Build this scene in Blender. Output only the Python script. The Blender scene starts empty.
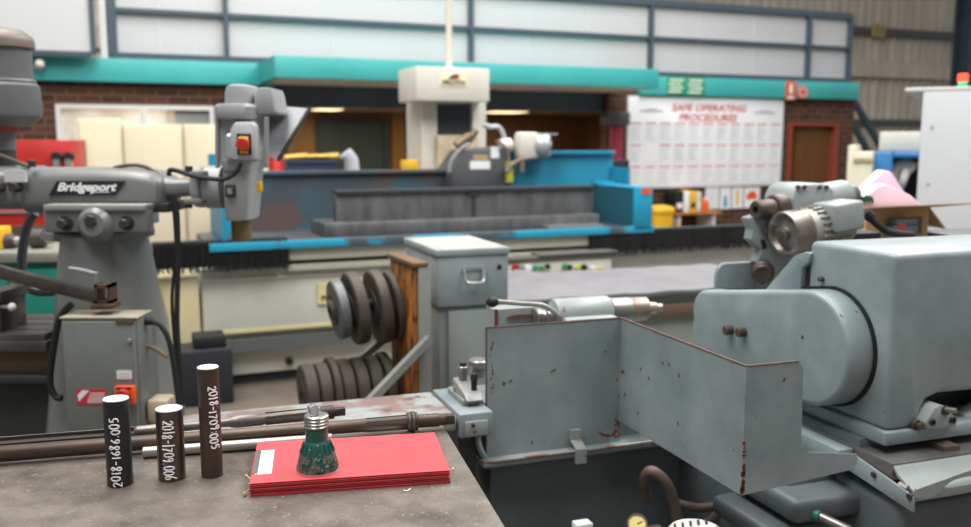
import bpy, bmesh, math, random
from mathutils import Vector, Matrix
random.seed(7)
PI = math.pi
SC = bpy.context.scene
COL = SC.collection
# ------------------------------------------------------------------ camera
CAMZ, FPX, PITCH = 1.7, 900.0, math.radians(7.66)
cam_d = bpy.data.cameras.new('camera')
cam = bpy.data.objects.new('camera', cam_d)
COL.objects.link(cam)
cam.location = (0, 0, CAMZ)
cam.rotation_euler = (PI/2 - PITCH, 0, 0)
cam_d.sensor_width = 36.0
cam_d.lens = 36.0*FPX/971.0
cam_d.clip_start = 0.02
cam_d.clip_end = 200
cam_d.dof.use_dof = True
cam_d.dof.focus_distance = 1.85
cam_d.dof.aperture_fstop = 3.0
SC.camera = cam

class Frame:
    """a local system on the shop floor: x along a machine, y away from the photographer, z up"""
    def __init__(s, ox, oy, deg):
        s.o = Vector((ox, oy, 0)); s.deg = deg
        s.M = Matrix.Translation(s.o) @ Matrix.Rotation(math.radians(deg), 4, 'Z')
        s.I = s.M.inverted()
        s.c = s.I @ Vector((0, 0, CAMZ))
    def ray(s, px, py):
        a = (px-485.5)/FPX; b = (263.5-py)/FPX
        d = Vector((a, math.cos(PITCH)+b*math.sin(PITCH), -math.sin(PITCH)+b*math.cos(PITCH)))
        return s.I.to_3x3() @ d
    def hit(s, px, py, ax, v):
        d = s.ray(px, py); t = (v-s.c[ax])/d[ax]
        return s.c + d*t
    def X(s, px, py, v): return s.hit(px, py, 0, v)
    def Y(s, px, py, v): return s.hit(px, py, 1, v)
    def Z(s, px, py, v): return s.hit(px, py, 2, v)

# ------------------------------------------------------------------ materials
def lin(h):
    h = h.lstrip('#'); o = []
    for i in (0, 2, 4):
        c = int(h[i:i+2], 16)/255
        o.append(c/12.92 if c <= .04045 else ((c+.055)/1.055)**2.4)
    return (*o, 1.0)
MATS = {}
def mat(name, col, rough=.5, metal=0.0, col2=None, scale=6.0, chip=None, chip_scale=30.0, chip_at=.68, bump=0.0,
        bump_scale=40.0, stretch=None, spec=.5, emit=0.0, alpha=1.0, coat=0.0, lo=.35, hi=.65):
    m = bpy.data.materials.new(name); m.use_nodes = True
    nt = m.node_tree; N = nt.nodes; L = nt.links
    b = N['Principled BSDF']
    b.inputs['Roughness'].default_value = rough
    b.inputs['Metallic'].default_value = metal
    b.inputs['Specular IOR Level'].default_value = spec
    b.inputs['Coat Weight'].default_value = coat
    b.inputs['Alpha'].default_value = alpha
    b.inputs['Base Color'].default_value = lin(col)
    tc = N.new('ShaderNodeTexCoord'); vec = tc.outputs['Object']
    if stretch:
        mp = N.new('ShaderNodeMapping'); mp.inputs['Scale'].default_value = stretch
        L.new(vec, mp.inputs['Vector']); vec = mp.outputs['Vector']
    src = None
    if col2:
        n = N.new('ShaderNodeTexNoise'); n.inputs['Scale'].default_value = scale; n.inputs['Detail'].default_value = 6
        n.inputs['Roughness'].default_value = .6
        L.new(vec, n.inputs['Vector'])
        r = N.new('ShaderNodeValToRGB'); r.color_ramp.elements[0].position = lo; r.color_ramp.elements[1].position = hi
        r.color_ramp.elements[0].color = lin(col); r.color_ramp.elements[1].color = lin(col2)
        L.new(n.outputs['Fac'], r.inputs['Fac']); src = r.outputs['Color']
    if chip:
        n2 = N.new('ShaderNodeTexNoise'); n2.inputs['Scale'].default_value = chip_scale; n2.inputs['Detail'].default_value = 4
        L.new(vec, n2.inputs['Vector'])
        r2 = N.new('ShaderNodeValToRGB'); r2.color_ramp.elements[0].position = chip_at; r2.color_ramp.elements[1].position = chip_at+.02
        L.new(n2.outputs['Fac'], r2.inputs['Fac'])
        mx = N.new('ShaderNodeMix'); mx.data_type = 'RGBA'
        L.new(r2.outputs['Color'], mx.inputs[0])
        if src: L.new(src, mx.inputs[6])
        else: mx.inputs[6].default_value = lin(col)
        mx.inputs[7].default_value = lin(chip); src = mx.outputs[2]
    if src: L.new(src, b.inputs['Base Color'])
    if bump:
        n3 = N.new('ShaderNodeTexNoise'); n3.inputs['Scale'].default_value = bump_scale; n3.inputs['Detail'].default_value = 5
        L.new(vec, n3.inputs['Vector'])
        bp = N.new('ShaderNodeBump'); bp.inputs['Strength'].default_value = bump; bp.inputs['Distance'].default_value = .01
        L.new(n3.outputs['Fac'], bp.inputs['Height']); L.new(bp.outputs['Normal'], b.inputs['Normal'])
    if emit:
        b.inputs['Emission Color'].default_value = lin(col); b.inputs['Emission Strength'].default_value = emit
    MATS[name] = m
    return m

def brick_mat(name, c1, c2, mortar):
    m = bpy.data.materials.new(name); m.use_nodes = True
    nt = m.node_tree; N = nt.nodes; L = nt.links; b = N['Principled BSDF']
    tc = N.new('ShaderNodeTexCoord'); sp = N.new('ShaderNodeSeparateXYZ'); cb = N.new('ShaderNodeCombineXYZ')
    ad = N.new('ShaderNodeMath'); ad.operation = 'ADD'
    L.new(tc.outputs['Object'], sp.inputs[0]); L.new(sp.outputs['X'], ad.inputs[0]); L.new(sp.outputs['Y'], ad.inputs[1])
    L.new(ad.outputs[0], cb.inputs['X']); L.new(sp.outputs['Z'], cb.inputs['Y'])
    br = N.new('ShaderNodeTexBrick'); br.inputs['Color1'].default_value = lin(c1); br.inputs['Color2'].default_value = lin(c2)
    br.inputs['Mortar'].default_value = lin(mortar); br.inputs['Scale'].default_value = 1.0
    br.inputs['Brick Width'].default_value = .24; br.inputs['Row Height'].default_value = .086; br.inputs['Mortar Size'].default_value = .008
    L.new(cb.outputs[0], br.inputs['Vector']); L.new(br.outputs['Color'], b.inputs['Base Color'])
    b.inputs['Roughness'].default_value = .85; b.inputs['Specular IOR Level'].default_value = .15
    bp = N.new('ShaderNodeBump'); bp.inputs['Strength'].default_value = .5; bp.inputs['Distance'].default_value = .01; bp.invert = True
    L.new(br.outputs['Fac'], bp.inputs['Height']); L.new(bp.outputs['Normal'], b.inputs['Normal'])
    return m
def rib_mat(name, c1, c2, scale):
    m = bpy.data.materials.new(name); m.use_nodes = True
    nt = m.node_tree; N = nt.nodes; L = nt.links; b = N['Principled BSDF']
    tc = N.new('ShaderNodeTexCoord'); w = N.new('ShaderNodeTexWave'); w.inputs['Scale'].default_value = scale
    w.bands_direction = 'X'
    L.new(tc.outputs['Object'], w.inputs['Vector'])
    r = N.new('ShaderNodeValToRGB'); r.color_ramp.elements[0].color = lin(c1); r.color_ramp.elements[1].color = lin(c2)
    L.new(w.outputs['Fac'], r.inputs['Fac']); L.new(r.outputs['Color'], b.inputs['Base Color'])
    b.inputs['Roughness'].default_value = .35
    return m
def glass_mat(name, col, alpha, rough=.1):
    m = mat(name, col, rough, alpha=alpha); return m

# ------------------------------------------------------------------ mesh builder
class MB:
    def __init__(s): s.b = bmesh.new(); s.m = 0
    def mm(s, i): s.m = i; return s
    def _merge(s, t, flip=True):
        if flip: bmesh.ops.recalc_face_normals(t, faces=t.faces[:])
        for f in t.faces: f.material_index = s.m
        me = bpy.data.meshes.new('tmp'); t.to_mesh(me); t.free(); s.b.from_mesh(me); bpy.data.meshes.remove(me)
        return s
    def hull(s, pts8, bev=0, seg=2):
        """a box from eight corners: 4 lower then 4 upper, both counter-clockwise"""
        t = bmesh.new(); v = [t.verts.new(p) for p in pts8]
        for f in ((0,3,2,1),(4,5,6,7),(0,1,5,4),(1,2,6,5),(2,3,7,6),(3,0,4,7)): t.faces.new([v[i] for i in f])
        if bev: bmesh.ops.bevel(t, geom=t.edges[:], offset=bev, segments=seg, affect='EDGES', profile=.5)
        return s._merge(t)
    def box(s, x0, x1, y0, y1, z0, z1, bev=0, seg=2, rot=None):
        p = [Vector(q) for q in ((x0,y0,z0),(x1,y0,z0),(x1,y1,z0),(x0,y1,z0),(x0,y0,z1),(x1,y0,z1),(x1,y1,z1),(x0,y1,z1))]
        if rot:
            c = Vector(((x0+x1)/2, (y0+y1)/2, (z0+z1)/2)); R = Matrix.Rotation(rot[1], 3, rot[0]); p = [c+R@(q-c) for q in p]
        return s.hull(p, bev, seg)
    def bar(s, p0, p1, w, h, up=(0,0,1), bev=0):
        p0, p1 = Vector(p0), Vector(p1); d = (p1-p0).normalized(); u = Vector(up)
        sd = d.cross(u).normalized(); u = sd.cross(d).normalized()
        q = []
        for p in (p0, p1): q += [p-sd*w/2-u*h/2, p+sd*w/2-u*h/2, p+sd*w/2+u*h/2, p-sd*w/2+u*h/2]
        return s.hull(q, bev)
    def prism(s, poly, ax, a, b, bev=0, seg=2):
        """poly in the plane across axis ax (0:(y,z) 1:(x,z) 2:(x,y)), pushed from a to b"""
        def P(u, v, w):
            return (w,u,v) if ax == 0 else ((u,w,v) if ax == 1 else (u,v,w))
        t = bmesh.new(); n = len(poly)
        A = [t.verts.new(P(u,v,a)) for u,v in poly]; B = [t.verts.new(P(u,v,b)) for u,v in poly]
        t.faces.new(A); t.faces.new(B[::-1])
        for i in range(n): t.faces.new((A[i], A[(i+1)%n], B[(i+1)%n], B[i]))
        bmesh.ops.recalc_face_normals(t, faces=t.faces[:])
        if bev: bmesh.ops.bevel(t, geom=[e for e in t.edges if e.calc_face_angle(0) > .5], offset=bev, segments=seg, affect='EDGES', profile=.5, clamp_overlap=True)
        return s._merge(t)
    def poly(s, pts):
        t = bmesh.new(); t.faces.new([t.verts.new(p) for p in pts]); return s._merge(t, False)
    def rings(s, rings, cap=True, closed=True):
        t = bmesh.new(); R = [[t.verts.new(p) for p in r] for r in rings]; n = len(rings[0])
        for a, b in zip(R, R[1:]):
            for i in range(n if closed else n-1): t.faces.new((a[i], a[(i+1)%n], b[(i+1)%n], b[i]))
        if cap and closed: t.faces.new(R[0][::-1]); t.faces.new(R[-1])
        return s._merge(t)
    def lathe(s, prof, o, axis=(0,0,1), n=32, cap=True):
        """prof: (radius, distance along axis)"""
        o = Vector(o); a = Vector(axis).normalized(); u = a.orthogonal().normalized(); w = a.cross(u)
        rs = [[o+a*h+(u*math.cos(2*PI*k/n)+w*math.sin(2*PI*k/n))*max(r, 1e-5) for k in range(n)] for r, h in prof]
        return s.rings(rs, cap)
    def cyl(s, p0, p1, r, r2=None, n=24):
        p0, p1 = Vector(p0), Vector(p1); d = p1-p0; L = d.length; r2 = r if r2 is None else r2
        e = min(.12*min(r, r2), .25*L)
        return s.lathe([(r-e,0),(r,e),(r2,L-e),(r2-e,L)], p0, d, n)
    def tube(s, pts, r, n=8, smooth=True, taper=None):
        P = [Vector(p) for p in pts]
        if smooth and len(P) > 2:
            Q = []
            for i in range(len(P)-1):
                a, b, c, d = P[max(i-1,0)], P[i], P[i+1], P[min(i+2,len(P)-1)]
                for k in range(6):
                    t = k/6
                    Q.append(.5*((2*b)+(c-a)*t+(2*a-5*b+4*c-d)*t*t+(3*b-a-3*c+d)*t**3))
            Q.append(P[-1]); P = Q
        rs = []; u = None
        for i, p in enumerate(P):
            d = (P[min(i+1,len(P)-1)]-P[max(i-1,0)]).normalized()
            if u is None: u = d.orthogonal().normalized()
            else:
                u = u-d*u.dot(d)
                u = d.orthogonal().normalized() if u.length < 1e-6 else u.normalized()
            w = d.cross(u); rr = r if taper is None else r+(taper-r)*i/(len(P)-1)
            rs.append([p+(u*math.cos(2*PI*k/n)+w*math.sin(2*PI*k/n))*rr for k in range(n)])
        return s.rings(rs)
    def loft(s, secs, n=28, e=3.0, ax=2):
        """superellipse sections: (pos along ax, c1, c2, half1, half2[, e])"""
        rs = []
        for q in secs:
            h, c1, c2, a, b = q[:5]; ee = q[5] if len(q) > 5 else e; r = []
            for k in range(n):
                t = 2*PI*k/n; ct, st = math.cos(t), math.sin(t)
                u = c1+a*math.copysign(abs(ct)**(2/ee), ct); v = c2+b*math.copysign(abs(st)**(2/ee), st)
                r.append((u,v,h) if ax == 2 else ((h,u,v) if ax == 0 else (u,h,v)))
            rs.append(r)
        return s.rings(rs)
    def sphere(s, c, r, sx=1, sy=1, sz=1):
        t = bmesh.new(); bmesh.ops.create_uvsphere(t, u_segments=20, v_segments=12, radius=r)
        for v in t.verts: v.co = Vector((v.co.x*sx, v.co.y*sy, v.co.z*sz))+Vector(c)
        return s._merge(t)
    def text(s, txt, x0, x1, z0, z1, y, depth=.002, shear=0, bold=0, M=None):
        """raised lettering filling a rectangle of a plane that faces -y"""
        cu = bpy.data.curves.new('t', 'FONT'); cu.body = txt; cu.size = 1; cu.shear = shear; cu.offset = bold; cu.resolution_u = 3
        cu.align_x = 'CENTER'; cu.extrude = .01; cu.space_line = .9
        o = bpy.data.objects.new('t', cu); me = bpy.data.meshes.new_from_object(o)
        t = bmesh.new(); t.from_mesh(me); bpy.data.meshes.remove(me); bpy.data.objects.remove(o); bpy.data.curves.remove(cu)
        xs = [v.co.x for v in t.verts]; ys = [v.co.y for v in t.verts]; a, b, c, d = min(xs), max(xs), min(ys), max(ys)
        for v in t.verts:
            X = x0+(v.co.x-a)/(b-a)*(x1-x0); Z = z0+(v.co.y-c)/(d-c)*(z1-z0); Y = y-(depth if v.co.z > 0 else 0)
            v.co = Vector((X, Y, Z))
            if M: v.co = M @ v.co
        for f in t.faces: f.material_index = s.m
        me = bpy.data.meshes.new('tmp'); t.to_mesh(me); t.free(); s.b.from_mesh(me); bpy.data.meshes.remove(me)
        return s

OFF = {}
def thing(name, label, cat, fr, at, group=None, rz=0):
    o = bpy.data.objects.new(name, None); COL.objects.link(o)
    o.empty_display_size = .1
    o.matrix_world = fr.M @ Matrix.Translation(at)
    o['label'] = label; o['category'] = cat
    if group: o['group'] = group
    OFF[o.name] = Vector(at)
    return o
def tag(o, label, cat, group=None, kind=None):
    o['label'] = label; o['category'] = cat
    if group: o['group'] = group
    if kind: o['kind'] = kind
    return o
def put(mb, name, mats, parent=None, fr=None, label=None, ang=.6):
    """link a builder as ONE mesh: under parent, or top-level with its origin at its base"""
    bm = mb.b
    if parent is not None: off = OFF[parent.name]
    else:
        lo = [min(v.co[i] for v in bm.verts) for i in range(3)]; hi = [max(v.co[i] for v in bm.verts) for i in range(3)]
        off = Vector(((lo[0]+hi[0])/2, (lo[1]+hi[1])/2, lo[2]))
    bmesh.ops.translate(bm, verts=bm.verts[:], vec=-off)
    for f in bm.faces: f.smooth = True
    for e in bm.edges:
        if len(e.link_faces) == 2 and e.calc_face_angle(0) > ang: e.smooth = False
    me = bpy.data.meshes.new(name); bm.to_mesh(me); bm.free()
    for m in (mats if isinstance(mats, (list, tuple)) else [mats]): me.materials.append(m)
    o = bpy.data.objects.new(name, me); COL.objects.link(o)
    if parent is not None: o.parent = parent
    else: o.matrix_world = fr.M @ Matrix.Translation(off)
    OFF[o.name] = off
    if label: o['label'] = label
    return o
def struct(o):
    o['kind'] = 'structure'; return o
def copy_tree(o, parent=None):
    c = o.copy(); COL.objects.link(c)
    if parent is not None: c.parent = parent
    OFF[c.name] = OFF[o.name]
    for ch in list(o.children): copy_tree(ch, c)
    return c
WORLD = Frame(0, 0, 0)
# ------------------------------------------------------------------ palette
mat('brick_dummy', '#553322')
BRICK = brick_mat('dark_brick', '#5d3f31', '#4a3129', '#6b5a50')
POLY = rib_mat('ribbed_panel', '#bcbebf', '#c9cbcc', 14)
mat('teal', '#3ca5a3', .45, col2='#44aeac', scale=1.5)
mat('soffit', '#e2ded6', .6)
mat('navy', '#36444f', .5, col2='#3e4d59', scale=2)
mat('steel_frame', '#43525e', .45)
mat('white_frame', '#d7d7d3', .5)
mat('white_board', '#eef0f2', .45)
mat('paper', '#e9ebee', .7)
mat('paper_line', '#b9bcc6', .7)
mat('red_ink', '#c8433f', .6)
mat('grey_ink', '#7b808a', .6)
mat('wood', '#5d3a18', .55, col2='#70471e', scale=3, stretch=(8,8,1))
mat('wood_dark', '#6d4526', .6, col2='#7a5230', scale=3, stretch=(6,6,1))
mat('red_frame', '#8a402c', .55)
mat('dark_door', '#3c4640', .55)
mat('sign_green', '#22975b', .5)
mat('sign_red', '#d2533f', .5)
mat('sign_white', '#e8efe9', .5)
mat('cream', '#d9d1b9', .55, col2='#d2c8ab', scale=1.2)
mat('beige_wall', '#cfc4ae', .8)
mat('floor', '#5a5149', .55, col2='#756a5d', scale=1.3, chip='#3f3a36', chip_scale=2.2, chip_at=.62, bump=.05)
mat('corrugated', '#d0c8b9', .6, col2='#b8af9f', scale=1.1, stretch=(3,1,.6))
mat('girt', '#57585a', .6)
mat('lamp', '#ffe9b8', emit=2.2)
mat('black', '#17181a', .6)
mat('black_rubber', '#1d1e20', .65)
mat('yellow', '#e6b422', .5)
mat('red', '#c22a22', .45, col2='#ad211c', scale=3)
mat('red_post', '#9d2740', .5)
mat('orange', '#e2582a', .5)
mat('blue_cnc', '#1f6da6', .45)
mat('cabinet_white', '#c9cccf', .45, col2='#c3c6ca', scale=1)
mat('grey_mid', '#8a8d8d', .5)
mat('glass', '#dfe6e6', .08, alpha=.25)

# ------------------------------------------------------------------ the hall
W = Frame(0, 12.35, 23)          # along the office front
m = MB(); m.box(-9, 13, -1.5, 22, -.1, 0)
struct(put(m, 'floor', MATS['floor'], fr=WORLD))
# corrugated cladding of the hall, far behind
m = MB(); YH = 5.5
P = []
xa, xb = -13.0, 16.0; k = 0; x = xa
while x < xb:
    P += [(x, YH), (x+.09, YH), (x+.13, YH-.05), (x+.22, YH-.05)]; x += .26
P += [(xb, YH), (xb, YH+.1), (xa, YH+.1)]
m.prism(P, 2, 0, 9)
struct(put(m, 'wall_back', MATS['corrugated'], fr=W))
m = MB()
a = W.Y(848, 33, YH-.2); b = W.Y(848, 26, YH-.2)
m.box(-13, 16, YH-.25, YH-.06, a.z, b.z)
a = W.Y(850, 76, YH-.2); b = W.Y(850, 60, YH-.2); m.mm(1).box(-13, 16, YH-.2, YH-.06, a.z, b.z)
a = W.Y(850, 124, YH-.2); b = W.Y(850, 119, YH-.2); m.mm(0).box(a.x-2, 16, YH-.2, YH-.06, a.z, b.z)
struct(put(m, 'trim_1', [MATS['girt'], MATS['corrugated']], fr=W))
# steel column and its two diagonal braces
m = MB(); a = W.Y(952, 50, 3.66)
m.box(a.x, a.x+.42, 3.2, 3.26, 0, 9); m.box(a.x, a.x+.42, 3.6, 3.66, 0, 9); m.box(a.x+.18, a.x+.24, 3.26, 3.6, 0, 9)
struct(put(m, 'column', MATS['navy'], fr=W))
for q in (((852,98),(884,152)), ((850,118),(870,156))):
    m = MB(); a = W.Y(*q[0], 3.4); b = W.Y(*q[1], 3.4); d = (b-a); m.bar(a-d*.4, b+d*3.2, .09, .12)
    struct(put(m, 'trim_brace', MATS['navy'], fr=W))
m = MB(); a = W.Y(873, 36, YH-.3); b = W.Y(886, 24, YH-.3)
t = thing('bay_number_plate', 'small yellowed number plate fixed to the girt on the corrugated wall', 'sign', W, (a.x, YH-.3, a.z))
m.box(a.x, b.x, YH-.3, YH-.25, a.z, b.z, .008); put(m, 'plate', mat('aged_plate', '#b5a56c', .6), t)
m = MB(); w_, h_ = b.x-a.x, b.z-a.z; m.box(a.x+w_*.15, a.x+w_*.42, YH-.302, YH-.299, a.z+h_*.2, a.z+h_*.8); m.box(a.x+w_*.55, a.x+w_*.85, YH-.302, YH-.299, a.z+h_*.25, a.z+h_*.75); put(m, 'worn_print', mat('worn_print', '#8f8355', .6), t)

# ------------------------------------------------------------------ the office block inside the hall
def wx(px, y=0, py=120): return W.Y(px, py, y).x
zf0, zf1 = W.Y(150, 82.8, -.12).z, W.Y(150, 59.3, -.12).z      # teal fascia
Xl, X1, X2, X3, X4, Xr = wx(-90), wx(262), wx(608), wx(789), wx(837), wx(854)
wl0, wl1 = wx(56), wx(214); wz1 = W.Y(130, 105, 0).z; wz0 = .95
dz = W.Y(812, 126, 0).z
m = MB()
T = .2
m.box(Xl, wl0, 0, T, 0, zf1); m.box(wl0, wl1, 0, T, 0, wz0); m.box(wl0, wl1, 0, T, wz1, zf1); m.box(wl1, X1, 0, T, 0, zf1)
m.box(X2, X3, 0, T, 0, zf1); m.box(X3, X4, 0, T, dz, zf1); m.box(X4, Xr, 0, T, 0, zf1); m.box(Xr-T, Xr, T, 4.0, 0, zf1)
struct(put(m, 'wall_front', BRICK, fr=W))
# dark lintel across the wide opening
m = MB(); zl = W.Y(450, 108, 0).z
m.box(X1, X2+.02, .12, .4, zl, zf1)
struct(put(m, 'trim_2', MATS['navy'], fr=W))
# inside
m = MB(); D = 2.6
m.box(X1-1, X2+1.2, D, D+.1, 0, zf0+.2); m.box(X1-1.0, X1-.9, T, D, 0, zf0+.2); m.box(X2+1.1, X2+1.2, T, D, 0, zf0+.2)
struct(put(m, 'wall_inside', MATS['wood_dark'], fr=W))
m = MB(); m.box(X1-1, X2+1.2, T+.2, D, zl+.02, zl+.1)
struct(put(m, 'ceiling', mat('inside_ceiling', '#a89e86', .8), fr=W))
for i, (p, lab) in enumerate((((318, 338), 'ceiling light panel inside the office opening, left of the tall machine column'), ((492, 520), 'ceiling light panel inside the office opening, right of the tall machine column'))):
    t = thing('ceiling_light', lab, 'light', W, (wx(p[0], .9), .9, zl-.02))
    m = MB(); a, b = wx(p[0]-2, 1.0), wx(p[1]+2, 1.0); m.box(a-.02, b+.02, .78, 1.32, zl-.005, zl+.019); put(m, 'frame', MATS['white_frame'], t)
    m = MB(); m.box(a, b, .8, 1.3, zl-.015, zl-.004); put(m, 'diffuser', MATS['lamp'], t)
# inner door and panels
a, b = W.Y(320, 124, D-.02), W.Y(382, 124, D-.02)
t = bpy.data.objects.new('door_2', None); COL.objects.link(t); t.matrix_world = W.M @ Matrix.Translation((a.x, D, 0)); OFF[t.name] = Vector((a.x, D, 0)); struct(t)
m = MB(); m.box(a.x, b.x, D-.04, D-.004, .01, a.z); put(m, 'door_leaf', MATS['dark_door'], t)
m = MB(); w_ = .09
for q in ((a.x-w_, a.x, 0, a.z+w_), (b.x, b.x+w_, 0, a.z+w_)): m.box(q[0], q[1], D-.06, D-.004, q[2], q[3])
m.box(a.x, b.x, D-.06, D-.004, a.z, a.z+w_); put(m, 'door_frame', mat('dark_frame', '#2c3836', .5), t)
for p0, p1 in ((288, 318), (392, 404)):
    m = MB(); q = W.Y(p0, 120, D-.03); r = W.Y(p1, 120, D-.03); m.box(q.x, r.x, D-.03, D-.004, .1, zf0-.03)
    struct(put(m, 'wall_panel', mat('amber_wood', '#9a6a1e', .5, col2='#8a5a1a', scale=2, stretch=(6,6,1)), fr=W))
# red post with grey cap
t = thing('red_post', 'red steel post with grey cap block beside the safety board', 'post', W, (wx(617, -.1), -.16, 0))
a, b = W.Y(611, 125, -.2), W.Y(624, 125, -.2)
m = MB(); m.cyl(((a.x+b.x)/2, -.16, 0), ((a.x+b.x)/2, -.16, a.z), .09); put(m, 'shaft', MATS['red_post'], t)
m = MB(); c = W.Y(606, 112, -.2); m.box(c.x, b.x+.04, -.3, -.03, a.z, c.z, .01); put(m, 'cap', MATS['girt'], t)
# fascia pieces
za, zb = zf0, zf1
m = MB(); m.box(wx(-95, -.12), wx(276, -.12), -.12, 0, za, zb, .01); struct(put(m, 'trim_3', MATS['teal'], fr=W))
m = MB(); m.box(wx(640, -.12), W.Y(859, 90, -.12).x, -.12, 0, za, zb, .01); struct(put(m, 'trim_4', MATS['teal'], fr=W))
yc = -1.2; a, b = W.Y(275, 77.5, yc), W.Y(275, 55, yc); c = W.Y(659, 80, yc)
m = MB(); m.box(a.x, c.x, yc, yc+.08, a.z, b.z, .008); m.box(a.x, a.x+.06, yc+.08, -.12, a.z, b.z); m.box(c.x-.06, c.x, yc+.08, -.12, a.z, b.z)
m.mm(1).box(a.x+.06, c.x-.06, yc+.08, .12, a.z+.004, a.z+.03); m.mm(0).box(a.x+.06, c.x-.06, yc+.08, 0, b.z-.05, b.z-.02)
struct(put(m, 'trim_5', [MATS['teal'], MATS['soffit']], fr=W))
# ribbed white partition above the office front
U = .12
def wz(px, py, y=U): return W.Y(px, py, y).z
zt, zm, z0 = wz(700, 5), wz(650, 38), zf1-.02
xs = [wx(p, U, 40) for p in (104, 112.5, 226, 470.5, 650, 808, 849)]
xe = xs[-1]
m = MB(); m.box(xs[0], xe, U+.03, U+.07, z0, zt)
struct(put(m, 'wall_upper', POLY, fr=W))
m = MB()
for i, x in enumerate(xs[1:]):
    h = .026 if i else .05
    m.box(x-h, x+h, U-.06, U+.06, z0, zt)
m.box(xs[1], xe, U-.05, U+.055, zm-.024, zm+.024); m.box(xs[1], xe, U-.05, U+.056, zt-.06, zt+.03); m.box(xs[1], xe, U-.1, U+.057, z0, z0+.1)
struct(put(m, 'trim_6', MATS['steel_frame'], fr=W))
m = MB(); x = wx(100, U, 40); m.box(x, xs[1]-.06, U-.1, U+.03, z0, zt); struct(put(m, 'trim_7', MATS['white_frame'], fr=W))
# thin joints between the sheets
m = MB()
for p in (160, 195, 332, 400, 530, 590, 700, 755):
    x = wx(p, U, 40); m.box(x-.006, x+.006, U+.022, U+.032, z0+.1, zt-.06)
struct(put(m, 'trim_8', mat('joint', '#cfd3d6', .5), fr=W))
# big sliding panel on the left, hung in front
m = MB(); a = W.Y(91, 52, -.3); zt2 = 4.6
m.box(wx(-120, -.3), a.x, -.3, -.24, a.z, zt2); struct(put(m, 'wall_left', POLY, fr=W))
m = MB(); m.box(a.x, a.x+.055, -.33, -.22, a.z-.02, zt2); m.box(wx(-120, -.3), a.x, -.33, -.22, a.z-.05, a.z); struct(put(m, 'trim_9', MATS['navy'], fr=W))
# window in the left of the brick front
t = bpy.data.objects.new('window_1', None); COL.objects.link(t); o_ = Vector((wl0, 0, wz0)); t.matrix_world = W.M @ Matrix.Translation(o_); OFF[t.name] = o_; struct(t)
m = MB(); f = .05; xm = wx(144)
for q in ((wl0, wl0+f, wz0, wz1), (wl1-f, wl1, wz0, wz1), (xm-f*.6, xm+f*.6, wz0+f, wz1-f)): m.box(q[0], q[1], -.03, .1, q[2], q[3])
m.box(wl0+f, wl1-f, -.03, .1, wz1-f, wz1); m.box(wl0+f, wl1-f, -.03, .1, wz0, wz0+f); put(m, 'window_frame', MATS['white_frame'], t)
m = MB(); m.box(wl0+f, xm-f*.6, .03, .036, wz0+f, wz1-f); m.box(xm+f*.6, wl1-f, .03, .036, wz0+f, wz1-f); put(m, 'pane', MATS['glass'], t)
m = MB(); m.box(wl0-.5, wl1+.5, 1.6, 1.7, 0, zf1); m.box(wl0-.6, wl0-.5, T, 1.7, 0, zf1); m.box(wl1+.5, wl1+.6, T, 1.7, 0, zf1)
struct(put(m, 'wall_side', mat('inside_pale', '#d9d2c6', .8, col2='#98886f', scale=1.6, emit=0), fr=W))
# doorway on the right
t = bpy.data.objects.new('door_1', None); COL.objects.link(t); o_ = Vector((X3, 0, 0)); t.matrix_world = W.M @ Matrix.Translation(o_); OFF[t.name] = o_; struct(t)
m = MB(); f = .055
m.box(X3-f*.3, X3+f, -.04, .2, 0, dz); m.box(X4-f, X4+f*.3, -.04, .2, 0, dz); m.box(X3-f*.3, X4+f*.3, -.04, .2, dz, dz+f); put(m, 'door_frame', MATS['red_frame'], t)
m = MB(); m.box(X3+f+.16, X4-f, .08, .13, .01, dz-.005); put(m, 'door_leaf', MATS['wood'], t)
m = MB(); m.cyl((X4-.16, .09, 1.02), (X4-.16, .02, 1.02), .012); m.bar((X4-.16, .03, 1.02), (X4-.29, .03, 1.02), .02, .02); put(m, 'handle', MATS['grey_mid'], t)
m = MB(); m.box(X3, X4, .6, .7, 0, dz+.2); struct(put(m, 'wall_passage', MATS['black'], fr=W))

# ------------------------------------------------------------------ safety board with its sheets
bx0, bx1 = wx(627.5, -.05, 140), wx(782.5, -.05, 140); bz1 = W.Y(705, 97.5, -.05).z; bz0 = W.Y(665, 188, -.05).z
t = thing('safety_board', 'large white notice board headed in red, right of the wide opening', 'notice board', W, (bx0, -.05, bz0))
m = MB(); m.box(bx0, bx1, -.05, -.005, bz0, bz1, .004); put(m, 'backing', MATS['white_board'], t)
Wd = bx1-bx0; Hd = bz1-bz0
m = MB(); c = (bx0+bx1)/2
m.text('SAFE OPERATING', c-Wd*.235, c+Wd*.245, bz1-Hd*.155, bz1-Hd*.075, -.051, .003, .25, .02)
m.text('PROCEDURES', c-Wd*.19, c+Wd*.185, bz1-Hd*.262, bz1-Hd*.182, -.051, .003, .25, .02); put(m, 'heading', MATS['red_ink'], t)
for s_ in (.14, .87):
    m = MB(); x = bx0+Wd*s_; z = bz1-Hd*.16
    m.box(x-Wd*.07, x+Wd*.07, -.053, -.05, z-Hd*.012, z+Hd*.012)
    m.prism([(x-Wd*.05, z+Hd*.016), (x+Wd*.05, z+Hd*.016), (x+Wd*.02, z+Hd*.03), (x-Wd*.01, z+Hd*.034)], 1, -.053, -.05); put(m, 'emblem', MATS['paper_line'], t)
ORD = ['first', 'second', 'third', 'fourth', 'fifth', 'sixth', 'seventh', 'eighth', 'ninth', 'tenth', 'last']
ncol = 11; cw = Wd*.985/ncol; top = bz1-Hd*.275; rh = (top-bz0-.02)/3
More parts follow.
